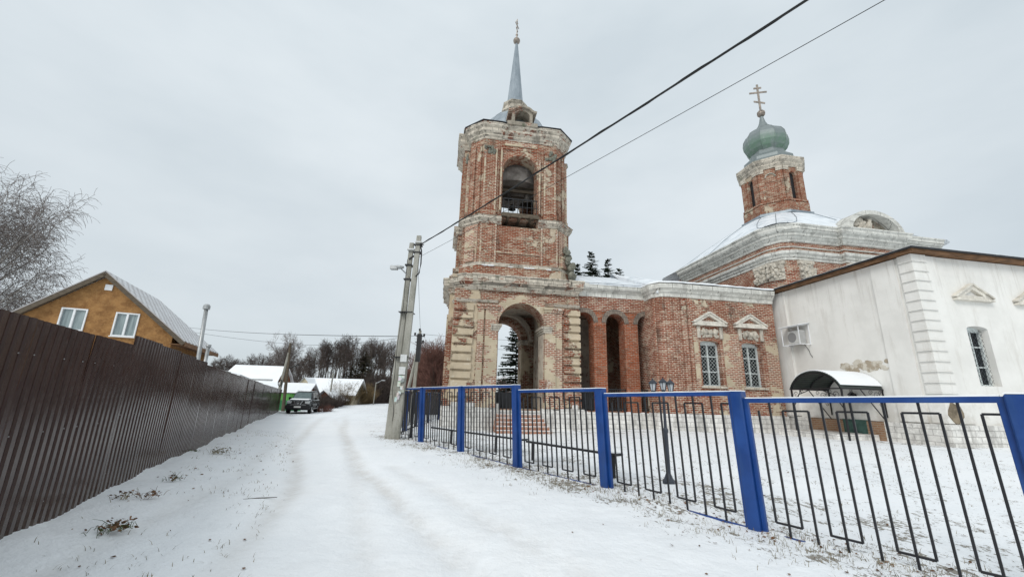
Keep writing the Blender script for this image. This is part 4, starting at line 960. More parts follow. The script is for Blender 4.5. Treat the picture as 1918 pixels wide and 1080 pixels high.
mb = MB(); n_p = 13; pp = [(.30+(.30+rb.uniform(-.07,.06))*math.cos(2*math.pi*i/n_p), 1.42+(.36+rb.uniform(-.08,.06))*math.sin(2*math.pi*i/n_p)) for i in range(n_p)]; mb.add([(a,-.105,b) for a,b in pp]+[(a,-.06,b) for a,b in pp], [tuple(range(n_p)),tuple(range(2*n_p-1,n_p-1,-1))]+[(i,n_p+i,n_p+(i+1)%n_p,(i+1)%n_p) for i in range(n_p)]); mb.build('bare_stone_patch', simple('bare stone patch', (0.22,0.18,0.13), .95, .1, var=.35, scale=5, bump=.4), AX)
for a, b in win:
    f = wframe(AX, a, b, 2.39, 4.44, .30, .13); [setattr(c_, 'data', c_.data) or c_.data.materials.__setitem__(0, M['lamp_grey']) for c_ in f.children if c_.name.startswith('grille')]
for c_ in (2.45, 5.42, 8.5):
    mb = MB(); holed(mb, [(c_-.86,5.60),(c_+.86,5.60),(c_+.78,5.72),(c_,6.18),(c_-.78,5.72)], [[(c_-.46,5.74),(c_+.46,5.74),(c_,5.99)]], -.12, .01); mb.box(c_-.90,c_+.90,-.17,.01,5.54,5.61)
    for s in (-1, 1): mb.beam((c_+s*.92, -.08, 5.67), (c_, -.08, 6.20), .20, .06, (0,0,1))
    mb.build('pediment', M['stone_white'], AX)
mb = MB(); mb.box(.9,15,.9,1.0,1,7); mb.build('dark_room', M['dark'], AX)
mb = MB(); e = .34
mb.box(-e,16.5,-e,-e+.035,7.24,7.36); mb.box(-e,-e+.035,-e+.035,7.25,7.24,7.36); mb.box(-e+.035,16.5,-e+.035,.3,7.25,7.27); mb.box(-e+.035,.3,.3,7.25,7.25,7.27); mb.build('eaves_board', M['fascia'], AX)
mb = MB(); E2 = e+.06
mb.add([(-E2,-E2,7.37),(16.6,-E2,7.37),(16.6,6.0,8.75),(5.8,6.0,8.75)], [(0,1,2,3)]); mb.add([(-E2,-E2,7.37),(5.8,6.0,8.75),(5.8,9.5,8.75),(-E2,9.5,7.37)], [(0,1,2,3)])
mb.add([(5.8,6,8.75),(16.6,6,8.75),(16.6,12,7.37),(5.8,12,7.37)], [(0,1,2,3)]); mb.build('roof', M['snowroof'], AX)
mb = MB(); mb.box(-E2-.02,16.6,-E2-.02,-E2+.03,7.33,7.40); mb.box(-E2-.02,-E2+.03,-E2+.03,7.3,7.33,7.40); mb.build('drip_edge', M['dark_iron'], AX)
mb = MB(); mb.sweep([(-E2+.06,7.3),(-E2+.06,-E2+.06),(16.5,-E2+.06)], [(0.02,7.40),(.03,7.43),(-.3,7.47)], jit=.02, rng=rb, step=.3); mb.build('eave_snow', M['snow'], AX)
# barrel canopy over the side entrance
CN = thing('door_canopy', 'small black arched canopy with snow on top over the annex side steps', 'canopy', (15.2, 14.9, 0), rad(10))
y0, y1, xo, zb = 1.95, 4.35, -2.0, 2.24; cy_ = (y0+y1)/2; N_ = 44
mb = MB()
for i in range(N_+1):
    t = math.pi*(.10+.80*i/N_); rr = 1.262*(1+(.012 if i % 2 else 0)); 
    mb.v.append((xo, cy_-rr*math.cos(t), zb-.31+ .98*(rr/1.262)*math.sin(t))); mb.v.append((-.02, cy_-rr*math.cos(t), zb-.31+.98*(rr/1.262)*math.sin(t)))
for i in range(N_): mb.f.append((2*i,2*i+1,2*i+3,2*i+2))
o = mb.build('canopy_sheet', M['canopy'], CN)
so = o.modifiers.new('thick', 'SOLIDIFY'); so.thickness = .02
mb = MB()
for i in range(N_+1):
    t = math.pi*(.13+.62*i/N_); rr = 1.262+.022+(.014 if i % 2 else 0)
    for x in (xo+.03, -.03): mb.v.append((x, cy_-rr*math.cos(t), zb-.29+ .98*(rr/1.262)*math.sin(t)))
for i in range(N_): mb.f.append((2*i,2*i+1,2*i+3,2*i+2))
o = mb.build('canopy_snow', M['snow'], CN); so = o.modifiers.new('thick', 'SOLIDIFY'); so.thickness = .03; so.offset = 1
mb = MB()
for x in (xo+.05, -1.0, -.05):
    mb.tube([(x, cy_-1.23*math.cos(math.pi*(.10+.80*i/16)), zb-.34+.95*math.sin(math.pi*(.10+.80*i/16))) for i in range(17)], .028, 5)
mb.beam((xo,y0,zb-.03),(-.02,y0,zb-.03),.05,.05); mb.beam((xo,y1,zb-.03),(-.02,y1,zb-.03),.05,.05); mb.beam((xo+.03,y0,zb-.03),(xo+.03,y1,zb-.03),.05,.05)
mb.build('canopy_frame', M['black'], CN)
for y in (y0+.02, y1-.02):
    mb = MB(); mb.beam((xo+.05,y,.15),(xo+.05,y,zb),.055,.055); mb.build('post', M['black'], CN)
def spiral(mb, c, r, turns, a0, plane, rr=.011, n=18, sgn=1):
    pts = []
    for i in range(n+1):
        t = i/n; a = a0+sgn*turns*2*math.pi*t; q = r*(1-.72*t); u, v_ = q*math.cos(a), q*math.sin(a)
        pts.append((c[0]+(u if plane == 'xz' else 0), c[1]+(u if plane == 'yz' else 0), c[2]+v_))
    mb.tube(pts, rr, 4)
mb = MB()
for y in (y0+.02, y1-.02):
    mb.tube([(-.06+ -1.05*(1-math.cos(t))*0 - 1.0*math.sin(t), y, zb-.05-1.25*(1-math.cos(math.pi/2-t))) for t in [i*math.pi/20 for i in range(11)]][::-1], .022, 5)
    for (a, b, r_) in ((-.35,-.28,.16),(-.62,-.16,.10),(-.18,-.62,.12),(-.16,-.15,.08)): spiral(mb, (a, y, zb+b), r_, 1.2, 0, 'xz')
    mb.beam((-.03,y,zb),(-.03,y,1.15),.04,.04)
    mb.tube([(xo+.06,y,zb-.5),(xo+.3,y,zb-.35),(xo+.55,y,zb-.06)], .012, 4); spiral(mb, (xo+.2,y,zb-.5), .11, 1.3, 1, 'xz'); spiral(mb, (xo+.5,y,zb-.13), .08, 1.2, 2, 'xz')
for s, yb in ((1,y0+.04),(-1,y1-.04)):
    mb.tube([(xo+.05,yb+s*.02,zb-.75),(xo+.05,yb+s*.35,zb-.25),(xo+.05,yb+s*.95,zb-.06)], .02, 5)
    for (a, b, r_) in ((.22,-.28,.15),(.5,-.15,.10),(.12,-.52,.10)): spiral(mb, (xo+.05, yb+s*a, zb+b), r_, 1.2, 0, 'yz')
mb.split('scrollwork', M['black'], CN, eps=.0)
WL = thing('wall_lantern', 'small black lantern on the white wall under the canopy', 'lantern', (15.2,14.9,0), rad(10))
mb = MB(); mb.tube([(-.01,3.1,2.0),(-.15,3.1,2.12),(-.24,3.1,2.05)], .02, 5); mb.ball((-.03,3.1,1.98), .06, 8, (.4,1,1.4)); mb.build('bracket', M['black'], WL)
mb = MB(); mb.lathe([(.05,1.72),(.09,1.78),(.11,2.0),(.14,2.02),(.03,2.14)], 6, (-.24,3.1)); mb.build('lantern_head', M['black'], WL)
# air conditioner on a bracket
AC = thing('air_conditioner', 'white air conditioner box on a metal bracket high on the annex side wall', 'air conditioner', (15.2,14.9,0), rad(10))
mb = MB(); mb.box(-.42,-.10,5.0,5.72,4.42,5.06); mb.build('casing', M['ac'], AC, bevel=.02)
mb = MB(); mb.lathe([(.24,0),(.24,.012)], 24); o = mb.build('fan_grille', simple('grey fan grille', (0.25,0.25,0.25), .6, .3), AC); o.location = (-.425,5.45,4.74); o.rotation_euler = (0,-math.pi/2,0)
mb = MB(); mb.box(-.415,-.11,4.985,4.998,4.48,5.0); mb.box(-.4,-.13,4.99,5.7,4.405,4.418); mb.build('side_panel', simple('grey panel', (0.42,0.42,0.41), .6, .3, var=.1), AC)
mb = MB()
for y in (4.86, 5.85):
    mb.beam((-.02,y,4.36),(-.62,y,4.36),.035,.035); mb.beam((-.02,y,5.34),(-.62,y,5.22),.035,.035); mb.beam((-.60,y,4.36),(-.60,y,5.22),.03,.03); mb.beam((-.02,y,4.36),(-.02,y,5.34),.03,.03)
mb.beam((-.6,4.86,4.36),(-.6,5.85,4.36),.035,.035); mb.beam((-.6,4.86,5.22),(-.6,5.85,5.22),.035,.035); mb.build('bracket', M['pvc'], AC)
mb = MB(); mb.add([(-.02,4.75,5.38),(-.70,4.75,5.24),(-.70,5.95,5.24),(-.02,5.95,5.38),(-.02,4.75,5.41),(-.70,4.75,5.27),(-.70,5.95,5.27),(-.02,5.95,5.41)], [(0,1,2,3),(7,6,5,4),(0,4,5,1),(1,5,6,2),(2,6,7,3),(3,7,4,0)]); mb.build('rain_cover', M['snow'], AC)
mb = MB(); mb.tube([(-.03,5.2,4.4),(-.03,5.0,4.1),(-.03,4.95,3.9),(-.03,4.85,3.75)], .012, 4); mb.build('drain_hose', M['cable'], AC)
# ---------------------------------------------------------------- blue fence of the churchyard
BFN = thing('churchyard_fence', 'bright blue steel fence with black rods and stepped panels round the churchyard', 'fence', (0,0,0))
# (base x, y, z) and sideways lean of the post tops, towards the street
BP = [(5.9,1.8,-.02),(4.47,3.69,0.0),(3.08,5.62,.03),(1.69,7.55,.09),(.22,9.2,.13),(-1.2,11.4,.12),(-2.7,13.7,.10),(-4.2,15.8,.05)]
HF = 1.6; LEAN = Vector((-.075,-.02,0))
TOPS = [(1.66,1.62),(1.603,1.548),(1.634,1.589),(1.677,1.637),(1.744,1.739),(1.736,1.719),(1.715,1.69),(1.69,1.69)]   # height of each top rail at its two ends
fd = Vector((-.585,.811,0)).normalized()
mbp = None
for i, (x, y, z) in enumerate(BP):
    b = Vector((x,y,z)); tz = max(TOPS[max(0,i-1)][1], TOPS[min(i,7)][0])+.03
    mb = MB(); mb.beam(b-Vector((0,0,.2)), Vector((x,y,tz))+LEAN, .15, .15, fd); mb.build('post', M['blue'], BFN, bevel=.012)
    mb = MB(); mb.beam(Vector((x,y,tz))+LEAN, Vector((x,y,tz+.012))+LEAN, .14, .14, fd); mb.build('snow_cap', M['snow'], BFN)
def panel(pa, pb, zt, parent, lean=LEAN, ztb=None, blue=M['blue'], nl=7):
    a = Vector(pa); b = Vector(pb); d = (b-a); d.z = 0; d.normalize(); a2 = a+d*.10; b2 = b-d*.10
    ztb = zt if ztb is None else ztb
    def P(t, h):   # h 0 bottom .. 1 top
        q = a2.lerp(b2, t); bz = q.z-.02; tz = zt+(ztb-zt)*t; z = bz+(tz-bz)*h; return Vector((q.x, q.y, z)) + lean*h
    fr = MB(); fr.beam(P(0,0), P(0,1), .05, .05, d); fr.beam(P(1,0), P(1,1), .05, .05, d)
    fr.beam(P(0,1)-d*.025, P(1,1)+d*.025, .05, .055); fr.beam(P(0,0), P(1,0), .05, .05)
    f = fr.build('panel_frame', blue, parent, bevel=.004)
    sn = MB(); u = Vector((0,0,.034)); sn.beam(P(0,1)+u, P(1,1)+u, .045, .012); sn.build('rail_snow', M['snow'], f)
    H = zt-a2.z; rods = MB(); N = 2*nl+1; r_ = .021; ht = 1-.125/H; hb = .16/H
    for i in range(1, N+1):
        t = i/(N+1)
        if i % 2 == 0: rods.beam(P(t,.0), P(t,1), r_, r_, d)
        else: rods.beam(P(t,hb), P(t,ht), r_, r_, d)
    for i in range(1, N+1, 2):     # meander links
        if ((i-1)//2) % 2 == 0: rods.beam(P(i/(N+1),hb), P(min(i+2,N)/(N+1),hb), r_, r_)
        else: rods.beam(P(i/(N+1),ht), P(min(i+2,N)/(N+1),ht), r_, r_)
    rods.beam(P(0,ht), P(1/(N+1),ht), r_, r_)
    rods.build('rods', M['black'], f)
for i in range(7):
    panel(BP[i], BP[i+1], TOPS[i][0], BFN, ztb=TOPS[i][1], nl=7)
# the side that turns back beside the tower
BK = [(-4.2,15.8,.05),(-4.35,18.4,.08),(-4.45,21.0,.08),(-4.4,23.8,.05),(-4.3,26.6,.05)]
for i in range(4):
    x, y, z = BK[i+1]; mb = MB(); mb.beam((x,y,z-.2),(x-.03,y,z+1.6),.14,.14,(0,1,0)); mb.build('post', M['blue'], BFN, bevel=.01)
    panel(BK[i], BK[i+1], 1.66, BFN, Vector((-.03,0,0)), nl=5, blue=M['dark_iron'])
# ---------------------------------------------------------------- brown sheet fence
SF = thing('sheet_fence', 'long glossy dark brown corrugated metal fence along the left of the road', 'fence', (-4.35,4.04,0), 0)
du = Vector((-21.2+4.35, 39.87-4.04, 0)).normalized(); nrm_ = Vector((du.y,-du.x,0))   # towards the road
Lf = 39.6; PW = 1.15
def ftop(s):
    if s < 1.75: return 2.05
    pts = [(1.75,2.18),(4,2.17),(7,2.05),(12,1.99),(20,1.88),(39.7,1.68)]
    for (a, za), (b, zb_) in zip(pts[:-1], pts[1:]):
        if s <= b: return za+(zb_-za)*(s-a)/(b-a)
    return 1.68
ph = [(0,0),(.30,0),(.42,1),(.88,1),(1.0,0)]
s = -7.45; idx = 0; rf = random.Random(4)
while s < Lf:
    mb = MB(); n = 9; cw = PW/n; pts = []
    for c_ in range(n):
        for (t, h) in ph[:-1]: pts.append((s+(c_+t)*cw, .015*h))
    pts.append((s+PW, 0.0)); pts.append((s+PW+.035, 0.003))
    off = rf.uniform(0,.006); tl = rf.uniform(-.012,.012); ty = rf.uniform(-.008,.008)
    x0_, y0_ = du.x*(s+PW/2), du.y*(s+PW/2); bz = gz(-4.35+x0_, 4.04+y0_)-.16; tz = ftop(s+PW*.5)+(.0 if s < 1 else rf.uniform(-.012,.012))
    rows = 7
    for (a, o) in pts:
        for r_ in range(rows):
            f_ = r_/(rows-1); zz = bz+(tz-bz)*f_; bow = .006*math.sin(f_*math.pi*2+idx)
            q = du*(a) + nrm_*(o+off+tl*f_+ty*(a-s)+bow + .008); mb.v.append((q.x,q.y,zz))
    m_ = rows
    for i in range(len(pts)-1):
        for r_ in range(rows-1): mb.f.append((i*m_+r_, (i+1)*m_+r_, (i+1)*m_+r_+1, i*m_+r_+1))
    pn = mb.build('sheet_panel', M['brownsheet'], SF); so = pn.modifiers.new('thick','SOLIDIFY'); so.thickness = .0025
    if s > -3 and s < 8:
        sc_ = MB()
        for zf in (.17,.50,.83):
            for c_ in (1, 5, 8):
                q = du*(s+(c_+.15)*cw)+nrm_*(.012+off+tl*zf); zz = bz+(tz-bz)*zf+.05
                sc_.tube([q+Vector((0,0,zz)), q+nrm_*.006+Vector((0,0,zz))], .0055, 6)
        sc_.split('screw', M['steel'], pn, eps=0.0)
    s += PW; idx += 1
for j in range(16):
    s_ = -6.2+3*j; q = du*s_-nrm_*.06; b = gz(-4.35+q.x, 4.04+q.y); mb = MB(); mb.beam((q.x,q.y,b-.3),(q.x,q.y,ftop(s_)-.12),.06,.06); mb.build('post', M['dark_iron'], SF)
mb = MB()
for zf in (.45,1.65):
    for (sa, sb) in ((-7,1.7),(1.8,12),(12,24),(24,39.5)):
        a = du*sa-nrm_*.045; b = du*sb-nrm_*.045
        mb.beam((a.x,a.y,gz(-4.35+a.x,4.04+a.y)+zf),(b.x,b.y,gz(-4.35+b.x,4.04+b.y)+zf*(.95)),.04,.04)
mb.split('rail', M['dark_iron'], SF, eps=.0)
# ---------------------------------------------------------------- utility poles
def trap_pole(mb, p0, p1, w0, w1, n=8):
    mb.beam(p0, p1, 0, 0) if False else None
    a, b = Vector(p0), Vector(p1); vs = []
    for q, w in ((a, w0), (b, w1)):
        for (x, y) in ((-.5,-.42),(-.38,-.5),(.38,-.5),(.5,-.42),(.36,.5),(-.36,.5)): vs.append((q.x+x*w, q.y+y*w, q.z))
    fs = [tuple(range(5,-1,-1)), tuple(range(6,12))]+[(i,(i+1)%6,6+(i+1)%6,6+i) for i in range(6)]
    mb.add(vs, fs)
PL = thing('concrete_utility_pole', 'pair of leaning concrete utility poles strapped together at the corner of the blue fence', 'utility pole', (-3.74,14.6,.05))
mb = MB(); trap_pole(mb, (.02,0,-.2), (.20,0,7.24), .29, .18); mb.build('main_pole', M['concrete'], PL, bevel=.012)
mb = MB(); trap_pole(mb, (-.24,.12,-.2), (-.10,.20,7.02), .28, .17); mb.build('brace_pole', M['concrete'], PL, bevel=.012)
mb = MB()
for z_, (xa, xb) in ((6.85,(.05,.33)),(6.55,(.04,.33))): mb.box(xa,xb,-.13,.13,z_,z_+.04)
for z_ in (6.1, 5.55): mb.box(-.26,.0,.05,.36,z_,z_+.05)
mb.box(-.30,.20,-.17,.32,2.7,2.73); mb.box(-.28,.22,-.15,.32,4.3,4.32); mb.beam((-.14,.1,6.35),(.2,0,6.55),.05,.05); mb.beam((.08,-.1,6.88),(.42,-.12,6.86),.03,.03)
mb.split('strap', M['dark_iron'], PL)
mb = MB(); mb.tube([(.28,-.12,6.9),(.36,-.14,6.6),(.38,-.15,6.1),(.34,-.15,5.75),(.22,-.12,5.62)], .025, 5); mb.tube([(-.16,-.03,6.3),(-.14,-.06,4.5),(-.22,-.06,3.2),(-.20,-.1,2.0),(-.24,-.08,1.6),(-.10,-.14,.9),(-.12,-.1,.6)], .009, 4); mb.split('cable', M['cable'], PL)
mb = MB(); mb.tube([(-.15,.1,5.75),(-.38,.02,5.95)], .025, 6); mb.ball((-.46,0,6.0), .14, 10, (1.5,.8,.5)); mb.box(-.76,-.5,-.09,.09,5.9,6.04); mb.build('street_light', M['steel'], PL, bevel=.01)
mb = MB(); mb.box(-.04,.18,-.175,-.170,2.55,2.80); mb.box(-.05,.17,-.178,-.173,2.12,2.38); mb.split('notice_sheet', M['paper'], PL, eps=.005)
mb = MB()
for i in range(11):
    x, z_ = rb.uniform(-.10,.10), rb.uniform(1.2,2.0); mb.box(x-.01,x+.09,-.178-i*.0006,-.177-i*.0006,z_,z_+rb.uniform(.08,.2))
mb.build('torn_posters', M['poster'], PL)
mb = MB()
for z_ in (6.95,): mb.box(-.22,.05,.0,.34,z_-.25,z_-.2); mb.box(.08,.32,-.12,.12,z_,z_+.05)
mb.split('white_band', M['paper'], PL)
def sag(a, b, s_, n=24):
    a, b = Vector(a), Vector(b); return [a.lerp(b, i/n)-Vector((0,0,4*s_*(i/n)*(1-i/n))) for i in range(n+1)]
CB = thing('overhead_cable', 'thick black overhead cable running from the pole pair to the upper right', 'cable', (0,0,0))
mb = MB(); A0 = Vector((-3.45,14.5,6.92)); A1 = Vector((3.87,4.3,6.71)); A2 = A0+(A1-A0)*1.7; A2.z = 6.9
pts = sag(A0, A2, .16, 60); mb.tube(pts, .020, 5)
tw = [p+Vector((.022*math.cos(i*1.1),0,.022*math.sin(i*1.1))) for i, p in enumerate(pts)]; mb.tube(tw, .012, 4)
mb.build('twisted_cable', M['cable'], CB)
CB2 = thing('thin_overhead_wire', 'thin single wire below the thick cable from the pole pair to the upper right', 'wire', (0,0,0))
mb = MB(); B0 = Vector((-3.5,14.6,6.45)); q = Vector((1.1*3.9,3.9,1.5+1.225*3.9)); B1 = B0+(q-B0)*1.6; mb.tube(sag(B0, B1, .10, 40), .0065, 4); mb.build('wire_strand', M['cable'], CB2)
# pole inside the yard, far
P2 = thing('braced_yard_pole', 'dark topped utility pole with insulators standing behind the fence beside the tower', 'utility pole', (-5.39,24,.05))
mb = MB(); trap_pole(mb, (0,0,-.2), (.12,0,5.1), .22, .15); mb.build('pole', M['concrete'], P2)
mb = MB(); mb.tube([(-.62,.1,-.2),(.05,.05,4.0)], [.11,.08], 6); mb.build('brace', M['concrete'], P2)
mb = MB(); mb.beam((-.2,-.1,4.8),(.42,-.1,4.75),.06,.06); mb.beam((-.1,-.1,4.4),(.4,-.1,4.35),.05,.05)
for x, z_ in ((-.15,4.85),(.38,4.8),(.34,4.42),(.1,5.1)): mb.ball((x,-.1,z_+.05), .07, 6)
mb.box(-.02,.22,-.12,.12,3.3,4.9); mb.build('crossarm', M['dark_iron'], P2)
P3 = thing('braced_wooden_pole', 'utility pole with a slanting brace and cable coil beside the parked car', 'utility pole', (-21.5,41,-.3))
mb = MB(); mb.tube([(.15,0,-.2),(-.2,0,6.45)], [.17,.11], 8); mb.build('pole', M['wood'], P3)
mb = MB(); mb.tube([(-.62,-.2,-.2),(-.18,0,5.5)], [.17,.13], 8); mb.build('brace', M['concrete'], P3)
mb = MB(); mb.tube([(-.45+.16*math.cos(t),-.25,2.6+.3*math.sin(t)) for t in [i*.5 for i in range(14)]], .04, 4); mb.tube([(-.1,0,3.9),(.8,0,4.3)], .05, 5); mb.ball((.9,0,4.35),.12,6,(1.6,1,.5)); mb.split('cable_coil', M['cable'], P3)
def plain_pole(x, y, h, name, label, lamp=False, r=.11):
    t = thing(name, label, 'street lamp' if lamp else 'pole', (x,y,gz(x,y)-.1)); b = MB(); b.tube([(0,0,-.2),(.06,0,h)], [r,r*.7], 7); b.build('pole', M['concrete'], t)
    if lamp:
        b = MB(); b.tube([(.05,0,h-.15),(.7,0,h+.18)], .04, 5); b.ball((.95,0,h+.25), .2, 8, (1.6,.7,.45)); b.build('lamp_head', M['steel'], t)
plain_pole(-20.9,50,3.8,'concrete_pole','slender pale pole in front of the snowy gabled roof to the right of the car')
plain_pole(-18.9,54,3.1,'stub_pole','short pale pole among the willow bushes near the road bend', r=.09)
plain_pole(-17.3,55,2.9,'street_lamp','far street lamp on a pale pole where the road disappears',True,.08)
for i, (a, b, s_) in enumerate([((-30.3,38,6.7),(-21.7,41,6.05),.12),((-21.7,41,6.05),(-5.3,24,4.9),.30),((-32.5,40,7.4),(-4.0,14.65,3.5),.22),((-5.3,24,4.95),(12,30,5.9),.3),((-5.3,24,4.5),(12,31,5.0),.3),((-5.25,24,5.0),(-3.6,14.7,7.0),.15)]):
    w = thing('far_wire', ['thin wire from the left sky to the braced wooden pole','thin wire from the braced wooden pole to the dark topped yard pole','thin wire crossing above the forest to the pole pair','upper wire from the yard pole towards the tower','lower wire from the yard pole towards the tower','wire rising from the yard pole to the top of the pole pair'][i], 'wire', (0,0,0), 0)
    mb = MB(); mb.tube(sag(a, b, s_, 24), .013 if i < 3 else .009, 3); mb.build('wire_strand', M['cable'], w)
# ---------------------------------------------------------------- yard: lamp, benches
LP = thing('yard_lamp_post', 'dark grey garden lamp post with three lanterns behind the blue fence', 'lamp post', (2.9,8.01,gz(2.9,8.01)), 0)
mb = MB(); mb.lathe([(.11,-.02),(.11,.05),(.075,.09),(.06,.13),(.042,.17),(.036,.85),(.048,.88),(.048,.92),(.028,.95),(.023,1.50),(.034,1.53)], 12)
mb.build('post', M['lamp_grey'], LP)
mb = MB(); mb.tube([(-.17,0,1.60),(-.12,0,1.55),(0,0,1.53),(.12,0,1.55),(.17,0,1.60)], .014, 6); mb.tube([(0,-.13,1.58),(0,0,1.52)], .014, 6); mb.build('arms', M['lamp_grey'], LP)
for (x, y, z_) in ((-.185,0,1.60),(.0,-.02,1.62),(.16,.04,1.60)):
    b = MB(); b.lathe([(.025,-.04),(.045,0),(.02,.005)], 6); 
    for k_ in range(6): a = k_*math.pi/3; b.tube([(.04*math.cos(a),.04*math.sin(a),0),(.068*math.cos(a),.068*math.sin(a),.14)], .006, 3)
    b.lathe([(.085,.135),(.085,.15),(.03,.20),(.012,.21),(.012,.235)], 6); h = b.build('lantern', M['lamp_grey'], LP, loc=(x,y,z_))
    g = MB(); g.lathe([(.034,.005),(.060,.135)], 6); g.build('lantern_glass', M['lampglass'], h)
def bench(pa, pb, legs, label, seatz):
    t = thing('plank_bench', label, 'bench', (pa[0],pa[1],0), 0, 'benches behind the blue fence')
    a = Vector((0,0,seatz)); b = Vector((pb[0]-pa[0], pb[1]-pa[1], seatz)); mb = MB(); mb.beam(a, b, .20, .045); mb.build('seat', M['dark_iron'], t, bevel=.005)
    mb = MB(); d = (b-a).normalized(); mb.beam(a+d*.03+Vector((0,0,.027)), b-d*.03+Vector((0,0,.027)), .17, .012); mb.build('seat_snow', M['snow'], t)
    for (x, y) in legs:
        z0 = gz(x,y); mb = MB(); mb.beam((x-pa[0],y-pa[1],z0-.05),(x-pa[0],y-pa[1],seatz-.02),.07,.07); mb.build('leg', M['dark_iron'], t)
bench((.50,10.42),(2.12,8.32),[(.59,10.23),(2.01,8.43)],'dark plank bench nearest the camera behind the fence, with little snow', .52)
bench((-2.45,14.3),(.45,10.95),[(-1.74,13.5),(-.31,11.6)],'snow topped plank bench in front of the tower steps', .50)
YP = tag(MB().tube([(0,0,-.1),(.02,0,1.55)], .05, 8).tube([(.02,0,1.5),(.02,0,1.62)], .07, 8).build('yard_pipe_post', M['dark_iron'], None, loc=(-3.35,15.1,.1)), 'short black pipe post just inside the fence corner', 'post')
# ---------------------------------------------------------------- chimney pipes by the wooden house
FP = thing('flue_pipe', 'tall thin galvanised flue pipe with a cap rising beside the orange house', 'flue pipe', (-16.45,22,0))
mb = MB(); mb.tube([(.3,0,0),(-.02,0,5.7)], .10, 10); mb.build('pipe', M['steel'], FP, True); mb = MB(); mb.lathe([(.17,5.68),(.17,5.86),(.1,5.95)], 12, (-.02,0)); mb.build('cap', M['steel'], FP)
FP2 = tag(MB().tube([(0,0,0),(0,0,3.75)], .085, 8).tube([(0,0,3.72),(0,0,3.85)], .12, 8).build('short_flue_pipe', M['steel'], None, True, loc=(-16.35,22.6,0)), 'shorter grey flue pipe right next to the tall one', 'flue pipe')
# ---------------------------------------------------------------- orange house
HO = Vector((-22.44,22,0)); HA = rad(23.1)
HH = thing('orange_house', 'orange foam clad house with snowy tile gable roof and two white windows above the fence', 'house', HO, HA)
pk = 7.64; sl = .84; hw = 3.55; hv = 4.25; DP = 8.2; zr = lambda x: pk - sl*abs(x)
WH = [(-1.47,-.38,4.33,5.52),(.80,1.86,4.18,5.50)]
mb = MB(); holed(mb, [(-hw,-.5),(hw,-.5),(hw,zr(hw)-.22),(0,pk-.22),(-hw,zr(hw)-.22)], [[(a,c),(b,c),(b,d),(a,d)] for a,b,c,d in WH], .35, .65)
mb.box(-hw,-hw+.3,.65,DP-.3,-.5,zr(hw)-.22); mb.box(hw-.3,hw,.65,DP-.3,-.5,zr(hw)-.22); mb.build('wall', M['foam'], HH)
for (a,b,c,d) in WH:
    mb = MB(); T = .075; m_ = (a+b)/2
    mb.box(a,a+T,.30,.42,c,d); mb.box(b-T,b,.30,.42,c,d); mb.box(a+T,b-T,.30,.42,c,c+T); mb.box(a+T,b-T,.30,.42,d-T,d); mb.box(m_-.05,m_+.05,.31,.41,c+T,d-T); mb.box(a-.03,b+.03,.22,.30,c-.05,c)
    f = mb.build('window', M['pvc'], HH, bevel=.008); mb = MB(); mb.box(a+T,m_-.05,.40,.41,c+T,d-T); mb.box(m_+.05,b-T,.40,.41,c+T,d-T); mb.build('pane', M['curtain'], f)
mb = MB(); mb.box(.03,.36,.30,.35,6.66,6.98); mb.build('vent', M['pvc'], HH)
mb = MB(); t_ = .16
for sx in (-1, 1):
    mb.add([(0,-.02,pk),(sx*hv,-.02,zr(hv)),(sx*hv,DP,zr(hv)),(0,DP,pk),(0,-.02,pk+t_*.4),(sx*hv,-.02,zr(hv)+t_*.4),(sx*hv,DP,zr(hv)+t_*.4),(0,DP,pk+t_*.4)], [(0,1,2,3),(4,5,6,7),(0,1,5,4),(1,2,6,5),(2,3,7,6)])
mb.build('roof', M['tile_roof'], HH)
mb = MB()
for sx in (-1, 1):
    mb.beam((0,.02,pk-.12),(sx*(hv-.02),.02,zr(hv)-.10),.05,.26); mb.beam((sx*.05,.22,pk-.16),(sx*(hv-.1),.22,zr(hv)-.13),.34,.03)
mb.build('verge_board', M['wood'], HH)
mb = MB()
for sx in (-1, 1):
    mb.box(min(sx*(hw),sx*(hv+.02)), max(sx*hw,sx*(hv+.02)), .05, DP, zr(hv)-.16, zr(hv)-.12); mb.box(min(sx*(hv),sx*(hv+.03)), max(sx*hv,sx*(hv+.03)), .05, DP, zr(hv)-.24, zr(hv)+.0)
mb.build('eaves_board', M['fascia'], HH)
# ---------------------------------------------------------------- houses and fences further off
SHD = thing('long_shed', 'snow covered long low shed roof just showing above the brown fence', 'shed', (-4.35,4.04,0), 0)
mb = MB(); n_ = -nrm_
def sp_(s, o, z): q = du*s+n_*o; return (q.x,q.y,z)
for (sa, sb) in ((17.5, 33.5),):
    A_ = [sp_(sa,.7,2.22),sp_(sb,.7,1.88),sp_(sb,3.6,2.6),sp_(sa,3.6,2.85)]
    mb.add(A_+[(a,b,c-.12) for a,b,c in A_], [(0,1,2,3),(7,6,5,4),(0,1,5,4),(1,2,6,5),(2,3,7,6),(3,0,4,7)])
mb.build('roof', M['snow'], SHD)
mb = MB(); A_ = [sp_(17.8,1.2,-.3),sp_(33.2,1.2,-.5),sp_(33.2,3.4,-.5),sp_(17.8,3.4,-.3)]; B_ = [sp_(17.8,1.2,2.05),sp_(33.2,1.2,1.72),sp_(33.2,3.4,2.3),sp_(17.8,3.4,2.6)]
mb.add(A_+B_, [(3,2,1,0),(4,5,6,7),(0,1,5,4),(1,2,6,5),(2,3,7,6),(3,0,4,7)]); mb.build('wall', M['wood'], SHD)
